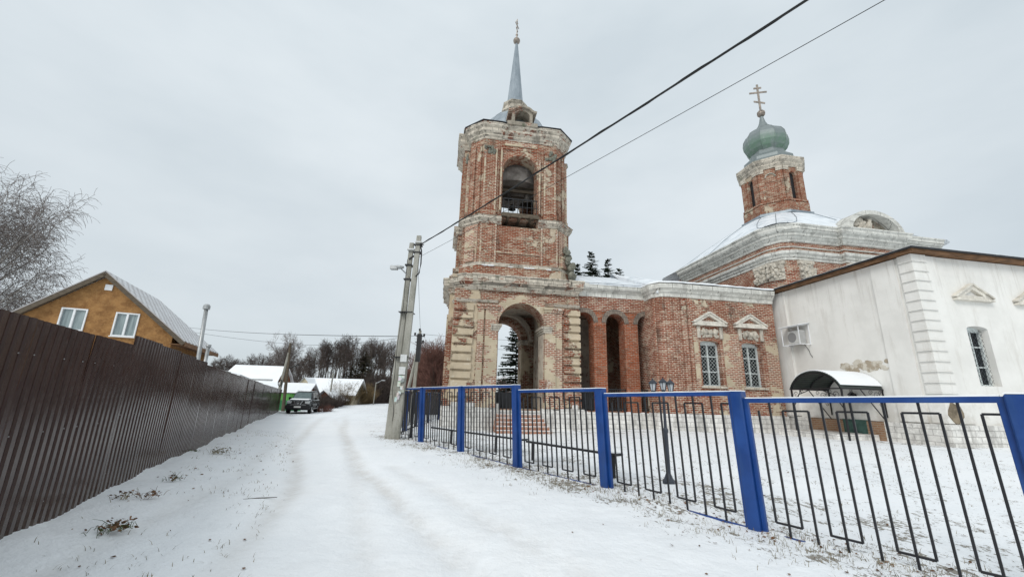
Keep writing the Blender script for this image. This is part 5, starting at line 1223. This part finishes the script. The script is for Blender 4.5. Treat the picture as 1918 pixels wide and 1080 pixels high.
def house(name, label, x, y, rz, L, D, zw, zr_, wallm, gam=None, kink=None, roofm='snow'):
    """ridge along local x, eave side towards -y"""
    t = thing(name, label, 'house', (x,y,gz(x,y)-.2), rz); o = .35; mb = MB()
    pr = [(-D/2-o, zw-.15), (-D/2*.72, zr_*kink) if kink else None, (0, zr_), (D/2*.72, zr_*kink) if kink else None, (D/2+o, zw-.15)]; pr = [p for p in pr if p]
    wpr = [(-D/2,-.5)]+[(-D/2,zw-.1)]+([(p[0]*.97,p[1]-.15) for p in pr[1:-1]])+[(D/2,zw-.1),(D/2,-.5)]
    mb.add([(-L/2,p[0],p[1]) for p in wpr]+[(L/2,p[0],p[1]) for p in wpr], [tuple(range(len(wpr))), tuple(range(2*len(wpr)-1,len(wpr)-1,-1))]+[(i,i+1,len(wpr)+i+1,len(wpr)+i) for i in range(len(wpr)-1)])
    mb.build('wall', wallm, t)
    for a, b in zip(pr[:-1], pr[1:]):
        m = MB(); m.add([(-L/2-o,a[0],a[1]),(L/2+o,a[0],a[1]),(L/2+o,b[0],b[1]),(-L/2-o,b[0],b[1])]+[(-L/2-o,a[0],a[1]+.14),(L/2+o,a[0],a[1]+.14),(L/2+o,b[0],b[1]+.14),(-L/2-o,b[0],b[1]+.14)], [(3,2,1,0),(4,5,6,7),(0,1,5,4),(1,2,6,5),(2,3,7,6),(3,0,4,7)]); m.build('roof_slope', M[roofm], t)
    return t
h = house('mansard_house', 'far house with a snow covered mansard roof and orange wooden gable', -36.4, 62, rad(8), 6.6, 6.5, 2.7, 5.35, M['redbrown'], kink=.74)
mb = MB(); mb.box(-2.8,2.9,-3.1,-3.0,3.05,3.5); mb.build('roof_snow_line', M['steel'], h)
mb = MB(); mb.box(3.31,3.34,-1.2,.4,2.0,4.2); mb.build('gable_boards', M['fascia'], h)
h = house('low_house', 'low snowy roof right behind the green fence with a red brown gable', -24.6, 47, rad(6), 5.6, 4.2, 1.35, 2.65, M['redbrown'])
h = house('cream_gable_house', 'snowy roofed house with a cream gable end behind the parked car', -22.2, 54, rad(4), 6.5, 5, 1.5, 3.25, M['cream'])
mb = MB(); mb.add([(-2.4,-3.3,3.25),(-4.0,-3.3,1.3),(-.8,-3.3,1.3),(-2.4,-2.0,3.25),(-4,-2,1.3),(-.8,-2,1.3)], [(0,1,2),(5,4,3)]); mb.build('gable', M['cream'], h)
mb = MB()
for s_ in (-1,1): mb.add([(-2.4,-3.5,3.3),(-2.4+s_*1.9,-3.5,1.1),(-2.4+s_*1.9,-1,1.1),(-2.4,0,3.3)], [(0,1,2,3)])
mb.build('cross_roof', M['snow'], h)
house('brown_shed', 'small brown gabled shed behind twigs near the slender pale pole', -21.0, 50.8, rad(75), 2.4, 2.4, .9, 1.9, M['redbrown'])
GF = thing('green_fence', 'two tone green metal fence behind the parked car', 'fence', (-23.4,42.2,-.35), rad(-3))
for i in range(2):
    m = MB(); 
    for j in range(8): x = i*1.6+j*.2; m.add([(x,0,0),(x+.1,0,0),(x+.13,.03,0),(x+.17,.03,0),(x+.2,0,0),(x,0,1.72),(x+.1,0,1.72),(x+.13,.03,1.72),(x+.17,.03,1.72),(x+.2,0,1.72)], [(0,1,6,5),(1,2,7,6),(2,3,8,7),(3,4,9,8)])
    m.build('sheet_panel', M['green'], GF)
m = MB(); m.box(-.1,3.3,-.06,.05,1.70,1.76); m.build('top_rail', M['dark_iron'], GF)
# ---------------------------------------------------------------- parked car
CR = thing('parked_car', 'dark grey off road car with silver grille and snow on its bonnet facing the camera', 'car', (-17.6,36.0,gz(-17.6,36.0)+.0), rad(15))
def loft(st, n=1, ends=True):
    mb = MB()
    for sec in st: mb.v.extend(sec)
    m = len(st[0])
    for i in range(len(st)-1):
        for k_ in range(m): k2=(k_+1)%m; mb.f.append((i*m+k_, i*m+k2, (i+1)*m+k2, (i+1)*m+k_))
    if ends: mb.f.append(tuple(range(m-1,-1,-1))); mb.f.append(tuple((len(st)-1)*m+k_ for k_ in range(m)))
    return mb
def sec(y, zb_, zt, w, wt, r=.06, yt=0):
    h = [(w,zb_+.02),(w+.02,(zb_+zt)*.5),(w,zt-.12),(wt,zt-.02),(wt*.8,zt+.01)]
    return [(x,y+(yt if z > zt-.2 else 0),z) for x, z in h]+[(-x,y+(yt if z > zt-.2 else 0),z) for x, z in h[::-1]]
st = [sec(.06,.62,.98,.74,.66),sec(.14,.45,1.08,.86,.76),sec(.5,.42,1.12,.93,.82),sec(1.25,.42,1.17,.94,.84),sec(1.45,.42,1.18,.94,.86),sec(3.2,.42,1.18,.94,.88),sec(4.55,.45,1.16,.93,.86),sec(4.72,.55,1.1,.88,.8)]
loft(st).build('body', M['paint'], CR)
cab = [(1.28,1.17,1.19,.80,.78),(1.95,1.17,1.76,.83,.66),(2.25,1.17,1.82,.83,.68),(4.2,1.17,1.82,.83,.70),(4.62,1.17,1.74,.82,.68)]
stc = [[(w,y,zb_),(wt,y+.0,zt-.05),(wt-.12,y,zt),(-wt+.12,y,zt),(-wt,y,zt-.05),(-w,y,zb_)] for y,zb_,zt,w,wt in cab]
loft(stc).build('cabin', M['paint'], CR)
m = MB(); m.add([(-.70,1.30,1.215),(.70,1.30,1.215),(.60,1.93,1.73),(-.60,1.93,1.73)], [(0,1,2,3)]); gl = m.build('windscreen', M['screen'], CR); gl.location = (0,-.022,.015)
m = MB()
for s_ in (-1,1):
    for (ya, yb, yc, yd) in ((1.75,2.75,2.75,2.12),(2.85,3.65,3.65,2.85),(3.75,4.5,4.4,3.75)):
        m.add([(s_*.845,ya,1.22),(s_*.845,yb,1.22),(s_*.712,yc,1.70),(s_*.712,yd,1.70)], [(0,1,2,3)])
m.build('side_window', M['glass'], CR)
m = MB(); m.add([(-.68,-.02,.72),(.68,-.02,.72),(.62,.03,1.02),(-.62,.03,1.02),(-.68,.2,.72),(.68,.2,.72),(.62,.2,1.02),(-.62,.2,1.02)], [(0,1,2,3),(0,4,5,1),(3,2,6,7),(0,3,7,4),(1,5,6,2)]); m.build('grille', M['bumper'], CR)
m = MB()
for s_ in (-1,1): m.beam((s_*.16,-.045,.74),(s_*.33,-.02,1.03),.075,.05); m.beam((s_*.16,-.045,.76),(s_*.62,-.035,.72),.05,.05)
m.beam((-.17,-.045,.745),(.17,-.045,.745),.04,.05); m.beam((-.66,.02,1.04),(.66,.02,1.04),.05,.03)
m.build('grille_trim', M['chrome'], CR)
m = MB(); m.tube([(.085*math.cos(t),-.06,.90+.085*math.sin(t)) for t in [i*math.pi/8 for i in range(17)]], .014, 5); m.box(-.11,.11,-.075,-.055,.885,.915); m.build('emblem', M['chrome'], CR)
for s_ in (-1,1):
    m = MB(); x0, x1 = sorted((s_*.50, s_*.88)); m.box(x0,x1,.0,.22,.80,1.03); m.build('headlight', M['lens'], CR, bevel=.03)
    m = MB(); m.box(*sorted((s_*.93,s_*1.14)),1.62,1.80,1.12,1.32); m.build('wing_mirror', M['bumper'], CR, bevel=.03)
m = MB(); m.box(-.93,.93,-.10,.30,.36,.72); m.box(-.95,.95,.02,.4,.42,.66); m.build('bumper', M['bumper'], CR, bevel=.05)
m = MB(); m.box(-.26,.26,-.125,-.10,.50,.62); m.build('number_plate', M['plate'], CR)
m = MB(); m.box(-.85,.85,.3,4.6,.30,.45); m.build('underbody', M['bumper'], CR)
for s_ in (-1,1):
    for y_ in (.85,3.75):
        m = MB(); t_ = []
        for k_ in range(20): a = 2*math.pi*k_/20; t_.append(a)
        m.tube([(s_*.70,y_,.38),(s_*.72,y_,.38),(s_*.94,y_,.38),(s_*.96,y_,.38)], [.34,.38,.38,.34], 22); w_ = m.build('wheel', M['tyre'], CR)
        m = MB(); m.tube([(s_*.93,y_,.38),(s_*.975,y_,.38)], [.22,.20], 12); m.build('rim', M['steel'], w_)
        m = MB(); m.tube([(s_*.945,y_+.46*math.cos(t),.40+.46*math.sin(t)) for t in [i*math.pi/10 for i in range(11)]], .04, 5); m.build('wheel_arch', M['bumper'], CR)
for s_ in (-1,1): m = MB(); m.beam((s_*.62,2.3,1.87),(s_*.62,4.2,1.87),.05,.05); m.box(s_*.95-.08,s_*.95+.08,1.3,3.2,.36,.42); m.split('roof_rail', M['steel'], CR)
m = MB(); m.box(-.6,.6,2.1,4.2,1.835,1.87); 
m.add([(-.72,.20,1.13),(.72,.20,1.13),(.76,1.2,1.20),(-.76,1.2,1.20),(-.7,.24,1.15),(.7,.24,1.15),(.74,1.18,1.225),(-.74,1.18,1.225)], [(4,5,6,7),(0,1,5,4),(1,2,6,5),(2,3,7,6),(3,0,4,7)]); m.build('snow_cover', M['snow_dirty'], CR)
# ---------------------------------------------------------------- trees
def tube3(mb, pts, rs):
    mb.tube(pts, rs, 3, False)
def grow(tr, tw, p, d, L, r, lvl, P, rng):
    k_ = P['seg'][lvl]; pts = [p.copy()]; rs = [r]; dd = d.copy()
    for i in range(k_):
        dd = dd + Vector((rng.uniform(-1,1),rng.uniform(-1,1),rng.uniform(-1,1)))*P['wob'][lvl] + Vector((0,0,P['up'][lvl])); dd.normalize()
        pts.append(pts[-1]+dd*(L/k_)); rs.append(max(P['rmin'], r*(1-(i+1)/k_*P['taper'][lvl])))
    if lvl <= P['trunk_lv']: tr.tube(pts, rs, 6 if lvl == 0 else 4, False)
    else: tube3(tw, pts, rs)
    if lvl+1 >= len(P['n']): return
    n = P['n'][lvl+1]
    for j in range(n):
        t = P['start'][lvl]+(1-P['start'][lvl])*(j+rng.random())/n; f = t*k_; i = min(k_-1, int(f)); q = pts[i].lerp(pts[i+1], f-i); rr = rs[i]+(rs[i+1]-rs[i])*(f-i)
        ax_ = (pts[i+1]-pts[i]).normalized(); a = ax_.orthogonal().normalized(); a.rotate(Matrix.Rotation(rng.uniform(0,2*math.pi), 3, ax_))
        an = rad(P['ang'][lvl]+rng.uniform(-12,12)); nd = ax_*math.cos(an)+a*math.sin(an)
        fac = P['len'][lvl+1]*(1-P['short'][lvl]*t)*rng.uniform(.7,1.15)
        grow(tr, tw, q, nd, fac, max(P['rmin'], rr*P['rr'][lvl]), lvl+1, P, rng)
def mk_tree(name, label, P, seed, tm, cm, group=None, rz=0, cat='tree'):
    rng = random.Random(seed); tr, tw = MB(), MB()
    for d in P.get('stems', [(0,0,1)]): grow(tr, tw, Vector((0,0,-.3)), Vector(d).normalized(), P['len'][0]*rng.uniform(.9,1.05), P['r'], 0, P, rng)
    t = thing(name, label, cat, (0,0,0), rz, group)
    def fast(mb, nm, mt):
        me = bpy.data.meshes.new(nm); me.from_pydata([tuple(v) for v in mb.v], [], mb.f); me.materials.append(mt); o = bpy.data.objects.new(nm, me); COL.objects.link(o); o.parent = t; return o
    fast(tr, 'trunk', tm); fast(tw, 'crown', cm); return t
PF = dict(len=[13.5,3.3,1.6,.85], n=[1,15,6,5], seg=[7,5,3,2], wob=[.05,.16,.22,.3], up=[.02,.17,.06,.03], taper=[.8,.85,.8,.6], start=[.54,.2,.15,0], ang=[34,40,42,0], short=[.45,.3,.2,0], rr=[.42,.5,.55,0], r=.21, rmin=.017, trunk_lv=1)
UV = lambda u: (u-959)/775.0
def at_u(u, Y, v=745):     # ground position seen in image column u at depth Y (level of the horizon)
    M3 = Matrix.Rotation(math.pi/2+PITCH, 3, 'X') @ Matrix.Rotation(ROLL, 3, 'Z'); d = M3 @ Vector(((u-959)/775, -(v-540)/775, -1)); return d.x/d.y*Y
tg = 'bare trees of the dark wood beyond the road'
protos = [mk_tree('bare_tree', 'tall bare tree in the dark wood beyond the road', PF, s_, M['bark'], M['twig'], tg) for s_ in (1,2,3,4)]
PF2 = dict(PF); PF2.update(len=[11,3.6,1.6,.9], start=[.2,.2,.1,0], n=[1,22,8,5], r=.17)
protos2 = [mk_tree('bare_tree', 'tall bare tree in the dark wood beyond the road', PF2, s_, M['bark'], M['twig'], tg) for s_ in (7,8)]
used = set(); rt = random.Random(21)
def place(pr, x, y, sc, label=None, z=None):
    rz_ = rt.uniform(0,6.28); z = gz(x,y)-.1 if z is None else z
    if id(pr) not in used: used.add(id(pr)); pr.location = (x,y,z); pr.rotation_euler = (0,0,rz_); pr.scale = (sc,)*3; o = pr
    else: o = dup(pr, (x,y,z), rz_, None, sc)
    if label: o['label'] = label
    return o
for i in range(52):     # the wood seen between the left houses and the pole pair
    u = 556+ (748-556)*(i+.5)/52 + rt.uniform(-3,3); Y = rt.choice([88,96,105,116,128]); top = 12.6 if 585 < u < 700 else 12.0
    if u < 585: top = 10.5
    place(rt.choice(protos), at_u(u,Y), Y, (top*Y/100+rt.uniform(-1.2,.6))/13.5)
for i in range(8):
    u = 560+(750-560)*(i+.5)/8; Y = rt.uniform(80,95); place(rt.choice(protos2), at_u(u,Y), Y, rt.uniform(.45,.65))
for i in range(34):     # low far wood on the left
    u = 385+(560-385)*(i+.5)/34+rt.uniform(-2,2); Y = rt.uniform(135,165); place(rt.choice(protos2), at_u(u,Y), Y, rt.uniform(.85,1.08)*Y/138*(1.0 if u < 500 else .95))
PB = dict(PF); PB.update(len=[9.5,7.0,3.6,1.8,1.0], n=[1,16,9,6,5], seg=[6,6,4,3,2], wob=[.03,.10,.2,.25,.3], up=[.05,.05,.05,.02,0], taper=[.75,.85,.8,.7,.5], start=[.32,.2,.15,.1,0], ang=[40,38,42,42,0], short=[.1,.3,.2,.2,0], rr=[.6,.55,.55,.6,0], r=.5, rmin=.02)
bt = mk_tree('spreading_tree', 'broad round crowned bare tree standing above the mansard house', PB, 5, M['bark'], M['twig_grey']); bt.location = (at_u(519,105), 105, .3); bt.scale = (.74,.74,.94)
# dark ragged conifer with a broken leader at the road end
def spruce(name, label, seed, H, R, nm, cat='spruce', dens=1.0, start=.04, droop=.25, group=None, tip=1.0):
    rng = random.Random(seed); tr, tw = MB(), MB(); tr.tube([(0,0,-.3),(0,0,H*.5),(0,0,H)], [H*.014,H*.008,.012], 6)
    nw = int(H*4.2*dens)
    for i in range(nw):
        t = start+(1-start)*((i+rng.random()*.6)/nw)**.92; z = H*t; L0 = (R*(1-t)**.8*1.0+.16)
        nb = 4 if t > .9 else 7
        for b in range(nb):
            a = 2*math.pi*(b+rng.random()*.7)/nb+i*1.3; L = L0*rng.uniform(.55,1.2); z = H*t+rng.uniform(-.14,.14); c, s_ = math.cos(a), math.sin(a); lift = .45*(t**2)*L; pts = []
            for q in range(5): f = q/4; pts.append(Vector((c*L*f, s_*L*f, z+lift*f-droop*L*f*f+.10*L*f**3)))
            tube3(tr, [pts[0],pts[2],pts[4]], [.02,.012,.004])
            ns = max(6, int(L*12))
            for k_ in range(ns):
                f = .08+.92*(k_+rng.random())/ns; p = pts[min(3,int(f*4))].lerp(pts[min(3,int(f*4))+1], f*4-min(3,int(f*4)))
                for sd in (-1,1):
                    ln = rng.uniform(.12,.34)*(1.15-f*.6)*min(1.4,.55+L*.4); ha = a+sd*rng.uniform(.6,1.1); dx, dy = math.cos(ha)*ln, math.sin(ha)*ln; dz = -ln*rng.uniform(.05,.55); w_ = .038+.03*rng.random()
                    ox, oy = -math.sin(ha)*w_, math.cos(ha)*w_; b0 = len(tw.v)
                    tw.v += [(p.x+ox*.6,p.y+oy*.6,p.z),(p.x-ox*.6,p.y-oy*.6,p.z-.02),(p.x+dx*.7-ox,p.y+dy*.7-oy,p.z+dz*.7-.03),(p.x+dx,p.y+dy,p.z+dz),(p.x+dx*.7+ox,p.y+dy*.7+oy,p.z+dz*.7+.02)]; tw.f.append((b0,b0+1,b0+2,b0+3,b0+4))
    t = thing(name, label, cat, (0,0,0), 0, group)
    for mb_, n2, mt in ((tr,'trunk',M['bark']),(tw,'crown',nm)):
        me = bpy.data.meshes.new(n2); me.from_pydata([tuple(v) for v in mb_.v], [], mb_.f); me.materials.append(mt); o = bpy.data.objects.new(n2, me); COL.objects.link(o); o.parent = t
    return t
s1 = spruce('spruce_tree', 'left of the three spruce tops showing above the gallery roof', 31, 13.0, 2.8, M['needles'], dens=1.15)
s1.location = (5.7,34.5,.1)
for (x, y, sc_, lb) in ((6.85,34,1.07,'middle and fullest of the three spruce tops above the gallery roof'),(8.35,34.4,1.035,'right of the three spruce tops above the gallery roof'),(7.6,36,1.0,'spruce crown filling the gap between the middle and right spruce tops'),(6.25,36.5,.99,'spruce crown filling the gap between the left and middle spruce tops'),(9.5,35,.985,'smallest spruce tip showing at the right above the gallery roof')):
    dup(s1, (x,y,.1), x*2.1, lb, sc_)
s2 = spruce('spruce_tree', 'dark spruce seen through the tower porch arch', 33, 7.2, 2.0, M['needles'], dens=1.2); s2.location = (.45,30.5,.1)
dup(s2, (5.0,31.5,.1), 2.0, 'dark spruce seen through the left arch of the gallery', 1.15)
dup(s2, (3.6,32.5,.1), 4.0, 'spruce standing behind the junction of tower and gallery', 1.1)
cn = spruce('ragged_pine', 'dark ragged conifer with a thin broken top in front of the wood', 41, 8.9, 3.6, M['pine_brown'], 'pine', 1.1, .12, .5); cn.location = (at_u(676,72),72,.2); cn.scale = (1,1,.95)
cn2 = dup(cn, (at_u(655,75),75,.2), 2., 'lower brownish conifer left of the ragged pine', (.95,.95,.72))
PS = dict(PF); PS.update(len=[2.6,1.6,.8], n=[1,12,4], seg=[4,3,2], wob=[.12,.3,.4], up=[.05,.05,0], taper=[.7,.8,.5], start=[.1,.1,0], ang=[55,50,0], short=[.3,.2,0], rr=[.5,.5,0], r=.07, rmin=.014)
sn = mk_tree('pine_snag', 'thin dead leader of branches sticking up from the ragged pine', PS, 9, M['bark'], M['twig'], cat='dead tree'); sn.location = (at_u(688,72),72,7.6)
# willow and hazel bushes
def bush(name, label, seed, n, H, R, mt, group, r_=.012, spread=.55):
    rng = random.Random(seed); tw = MB()
    for i in range(n):
        a = rng.uniform(0,6.28); q = rng.random()**.5*R*.5; p = Vector((q*math.cos(a),q*math.sin(a),-.1)); d = Vector((math.cos(a)*spread*rng.random(),math.sin(a)*spread*rng.random(),1)).normalized(); L = H*rng.uniform(.5,1.05)
        pts = [p]; 
        for k_ in range(4): d = (d+Vector((rng.uniform(-.2,.2),rng.uniform(-.2,.2),rng.uniform(-.08,.06)))).normalized(); pts.append(pts[-1]+d*L/4)
        tube3(tw, pts, [r_*1.5,r_*1.3,r_*1.1,r_*.9,r_*.6])
        for k_ in range(7):
            f = rng.uniform(.25,1)*3.99; j = int(f); s_ = pts[j].lerp(pts[j+1], f-j); e = s_+Vector((rng.uniform(-1,1),rng.uniform(-1,1),rng.uniform(-.1,1)))*.22*H*rng.uniform(.3,1); tube3(tw, [s_,e], [r_*.8,r_*.4])
    me = bpy.data.meshes.new(name); me.from_pydata([tuple(v) for v in tw.v], [], tw.f); me.materials.append(mt); o = bpy.data.objects.new(name, me); COL.objects.link(o); return tag(o, label, 'bush', group)
wb = bush('willow_bush', 'rounded yellow brown willow bush at the bend of the road', 51, 420, 3.0, 3.2, M['willow'], 'willow bushes at the road bend', .014, .8)
wb.location = (at_u(650,54),54,.1)
def cpb(o, x, y, s_, label=None, z=None):
    c = o.copy(); COL.objects.link(c); c.location = (x,y,gz(x,y)-.05 if z is None else z); c.rotation_euler = (0,0,rt.uniform(0,6)); c.scale = (s_,)*3 if not hasattr(s_,'__len__') else s_
    if label: c['label'] = label
    return c
for (u, Y, s_) in ((662,56,1.0),(640,52,.75),(672,58,.85),(630,52,.5),(648,60,1.1),(682,62,.7)): cpb(wb, at_u(u,Y), Y, s_)
tb = bush('thicket_bush', 'low thicket of dark twigs under the trees of the wood', 53, 300, 3.0, 3.6, M['twig'], 'dark thicket along the edge of the wood', .018, .7)
tb.location = (at_u(600,72),72,.1)
for i in range(52):
    u = 575+(765-575)*i/52; Y = rt.uniform(66,92); cpb(tb, at_u(u,Y), Y, rt.uniform(.8,1.3) if u < 690 else rt.uniform(1.1,1.9))
for (u, Y, s_) in ((618,47,.5),(606,46,.42),(626,49,.55)): cpb(tb, at_u(u,Y), Y, s_)
bp_ = bush('brush_pile', 'heap of cut reddish brown branches lying beside the parked car', 55, 160, 1.1, 1.7, M['twig_red'], None, .014, 1.6); bp_['category'] = 'brush pile'; bp_.location = (at_u(607,40.5),40.5,-.25); bp_.scale = (.75,.75,.8)
PR = dict(PF); PR.update(len=[5.2,3.2,1.5,.8], n=[1,16,9,5], start=[.1,.1,.1,0], up=[.02,.2,.1,.05], ang=[30,34,38,0], r=.11, rmin=.010, stems=[(0,0,1),(.25,.1,1),(-.25,.1,1),(.05,-.3,1)])
rp = [mk_tree('reddish_tree', 'many stemmed tree of fine reddish twigs behind the tower', PR, s_, M['bark'], M['twig_red'], 'reddish trees behind the tower') for s_ in (12,13)]
for (u, Y, s_) in ((800,46,1.0),(818,44,1.05),(838,47,.98),(785,52,.95),(855,50,1.0),(828,55,1.1),(770,60,.8),(757,64,.8),(812,50,.9),(880,60,.8),(945,60,.6),(985,62,.6)): place(rt.choice(rp) if len(used) > 8 else rp[0], at_u(u,Y), Y, s_)
place(rp[1], at_u(795,56), 56, 1.0)
for (u, Y, s_) in ((790,40,.45),(806,38,.4),(830,39,.45),(850,36,.4),(775,44,.5),(870,38,.4)): cpb(tb, at_u(u,Y), Y, s_)
# birch with hanging twigs
PBi = dict(len=[10.8,8.0,3.0,1.6,1.15], n=[1,14,8,6,4], seg=[8,8,5,4,5], wob=[.05,.07,.14,.2,.14], up=[.03,.08,.05,-.02,-.28], taper=[.75,.88,.8,.7,.5], start=[.10,.20,.12,.1,0], ang=[34,32,38,42,0], short=[.25,.3,.2,.1,0], rr=[.6,.55,.5,.6,0], r=.32, rmin=.0095, trunk_lv=2, stems=[(0,0,1),(.30,.1,1),(.55,.1,1)])
bi = mk_tree('weeping_birch', 'large bare birch with pale limbs and fine hanging twigs at the left edge', PBi, 17, M['birch'], M['twig_grey'], cat='birch'); bi.location = (-40.6,27,0)
# ---------------------------------------------------------------- litter, weeds and grass
rl = random.Random(77)
def clod(name, label, x, y, n, R, cat, mt, mt2):
    z = gz(x,y)+.02; t = thing(name, label, cat, (x,y,z)); a, b = MB(), MB()
    for i in range(n):
        p = Vector((rl.gauss(0,R*.45), rl.gauss(0,R*.45), rl.uniform(.0,R*.5))); s_ = rl.uniform(.012,.03); e = Matrix.Rotation(rl.uniform(0,6.3),3,'Z') @ Matrix.Rotation(rl.uniform(-1.3,1.3),3,'X')
        vs = [p+e @ Vector(q)*s_ for q in ((-1,0,0),(-.3,.55,.15),(.6,.45,.3),(1.1,0,.2),(.5,-.5,-.1),(-.4,-.5,.1))]; a.add([tuple(v) for v in vs], [(0,1,2,3,4,5)])
    for i in range(int(n*.8)):
        p = Vector((rl.gauss(0,R*.6), rl.gauss(0,R*.6), 0)); q = p+Vector((rl.uniform(-1,1),rl.uniform(-1,1),rl.uniform(.2,1)))*rl.uniform(.04,.13); m_ = p.lerp(q,.5)+Vector((0,0,.02)); b.tube([p,m_,q],[.003,.0025,.001],3,False)
    a.build('dead_leaves', mt, t); b.build('stalks', mt2, t); return t
clod('leaf_clump', 'largest clump of dead leaves frozen into the snow, nearest the brown fence foot', -3.77,4.5, 60,.15,'leaf clump',M['leaf'],M['weed'])
clod('leaf_clump', 'small clump of curled leaves with green weed farther up the verge', -4.98,6.74, 30,.13,'leaf clump',M['leaf'],M['weed'])
clod('leaf_clump', 'right of the two leaf clumps lying side by side on the verge', -4.45,5.72, 26,.12,'leaf clump',M['leaf'],M['leaf'])
clod('leaf_clump', 'left of the two leaf clumps side by side, with thin dry stalks', -4.68,5.62, 26,.15,'leaf clump',M['leaf'],M['grass'])
clod('grass_tussock', 'pale dry grass tussock beside the road half way along the brown fence', -6.3,9.74, 60,.22,'grass tussock',M['grass'],M['grass'])
clod('weed_clump', 'small green weed sprig left of the dry tussock', -7.0,9.8, 20,.15,'weed',M['weed'],M['weed'])
ST = tag(MB().tube([(-3.42,5.93,gz(-3.42,5.93)+.02),(-3.28,6.02,gz(-3.28,6.02)+.03),(-3.10,6.16,gz(-3.1,6.16)+.03)],[.006,.008,.004],5).build('fallen_stick', M['bark']), 'thin dark stick lying on the snowy road at the left', 'stick')
gm = MB()
def blade(x, y, h, lean):
    z = gz_fast(x,y); a = rl.uniform(0,6.28); w_ = .0028; dx, dy = math.cos(a), math.sin(a); ox, oy = -dy*w_, dx*w_; b0 = len(gm.v)
    gm.v += [(x-ox,y-oy,z-.01),(x+ox,y+oy,z-.01),(x+dx*lean*.4+ox*.7,y+dy*lean*.4+oy*.7,z+h*.6),(x+dx*lean*.4-ox*.7,y+dy*lean*.4-oy*.7,z+h*.6),(x+dx*lean,y+dy*lean,z+h)]
    gm.f += [(b0,b0+1,b0+2,b0+3),(b0+3,b0+2,b0+4)]
def gz_fast(x, y):
    i = int(np.searchsorted(ax, x))-1; j = int(np.searchsorted(ay, y))-1; tx = (x-ax[i])/(ax[i+1]-ax[i]); ty = (y-ay[j])/(ay[j+1]-ay[j])
    return float((GZ[j,i]*(1-tx)+GZ[j,i+1]*tx)*(1-ty)+(GZ[j+1,i]*(1-tx)+GZ[j+1,i+1]*tx)*ty)
for i in range(7500):
    r_ = rl.random()
    if r_ < .48:     # along the blue fence
        s_ = rl.random(); k_ = min(6, int(s_*7)); f = s_*7-k_; x = BP[k_][0]+(BP[k_+1][0]-BP[k_][0])*f; y = BP[k_][1]+(BP[k_+1][1]-BP[k_][1])*f; o = rl.gauss(-.2,.45); x += .811*o; y += .585*o
    elif r_ < .90:   # churchyard
        y = rl.uniform(2.5,19); x = rl.uniform(-3,14); 
        if (x-BF[3][0])*0.811+(y-BF[3][1])*0.585 < .1: continue
    else:           # verge by the brown fence
        s_ = rl.uniform(-2,14); o = rl.uniform(.3,2.0); x = -4.35+du.x*s_+nrm_.x*o; y = 4.04+du.y*s_+nrm_.y*o
    if mnoise.noise((x*.9,y*.9,3)) < -.05+rl.uniform(-.25,.25): continue
    for q in range(rl.choice((1,2,3,4))): blade(x+rl.gauss(0,.04), y+rl.gauss(0,.04), rl.uniform(.01,.05)*(1.3 if r_ < .5 else 1), rl.uniform(.01,.08))
me = bpy.data.meshes.new('grass'); me.from_pydata(gm.v, [], gm.f); me.materials.append(M['grass']); o = bpy.data.objects.new('grass', me); COL.objects.link(o); tag(o, 'dry grass blades poking through thin snow along the blue fence and in the churchyard', 'grass', kind='stuff')
lm = MB()
for i in range(900):
    r_ = rl.random()
    if r_ < .75: s_ = rl.random()**.7; k_ = min(6,int(s_*0+ (1-s_)*7)); f = rl.random(); x = BP[k_][0]+(BP[k_+1][0]-BP[k_][0])*f; y = BP[k_][1]+(BP[k_+1][1]-BP[k_][1])*f; o_ = rl.gauss(-.05,.28); x += .811*o_; y += .585*o_
    elif r_ < .9: x = rl.uniform(.5,8); y = rl.uniform(3,12)
    else: s_ = rl.uniform(-2,9); o_ = rl.uniform(.3,2.2); x = -4.35+du.x*s_+nrm_.x*o_; y = 4.04+du.y*s_+nrm_.y*o_
    z = gz_fast(x,y)+.006; s_ = rl.uniform(.008,.026); e = Matrix.Rotation(rl.uniform(0,6.3),3,'Z') @ Matrix.Rotation(rl.uniform(-.7,.7),3,'X')
    vs = [Vector((x,y,z+.004))+e @ Vector(q)*s_ for q in ((-1,0,0),(-.3,.5,.2),(.6,.45,.3),(1.2,0,.1),(.5,-.5,-.1),(-.4,-.5,.15))]; lm.add([tuple(v) for v in vs], [(0,1,2,3,4,5)])
o = lm.build('leaf_litter', M['leaf']); tag(o, 'small brown leaves scattered on the snow under the blue fence', 'leaves', kind='stuff')
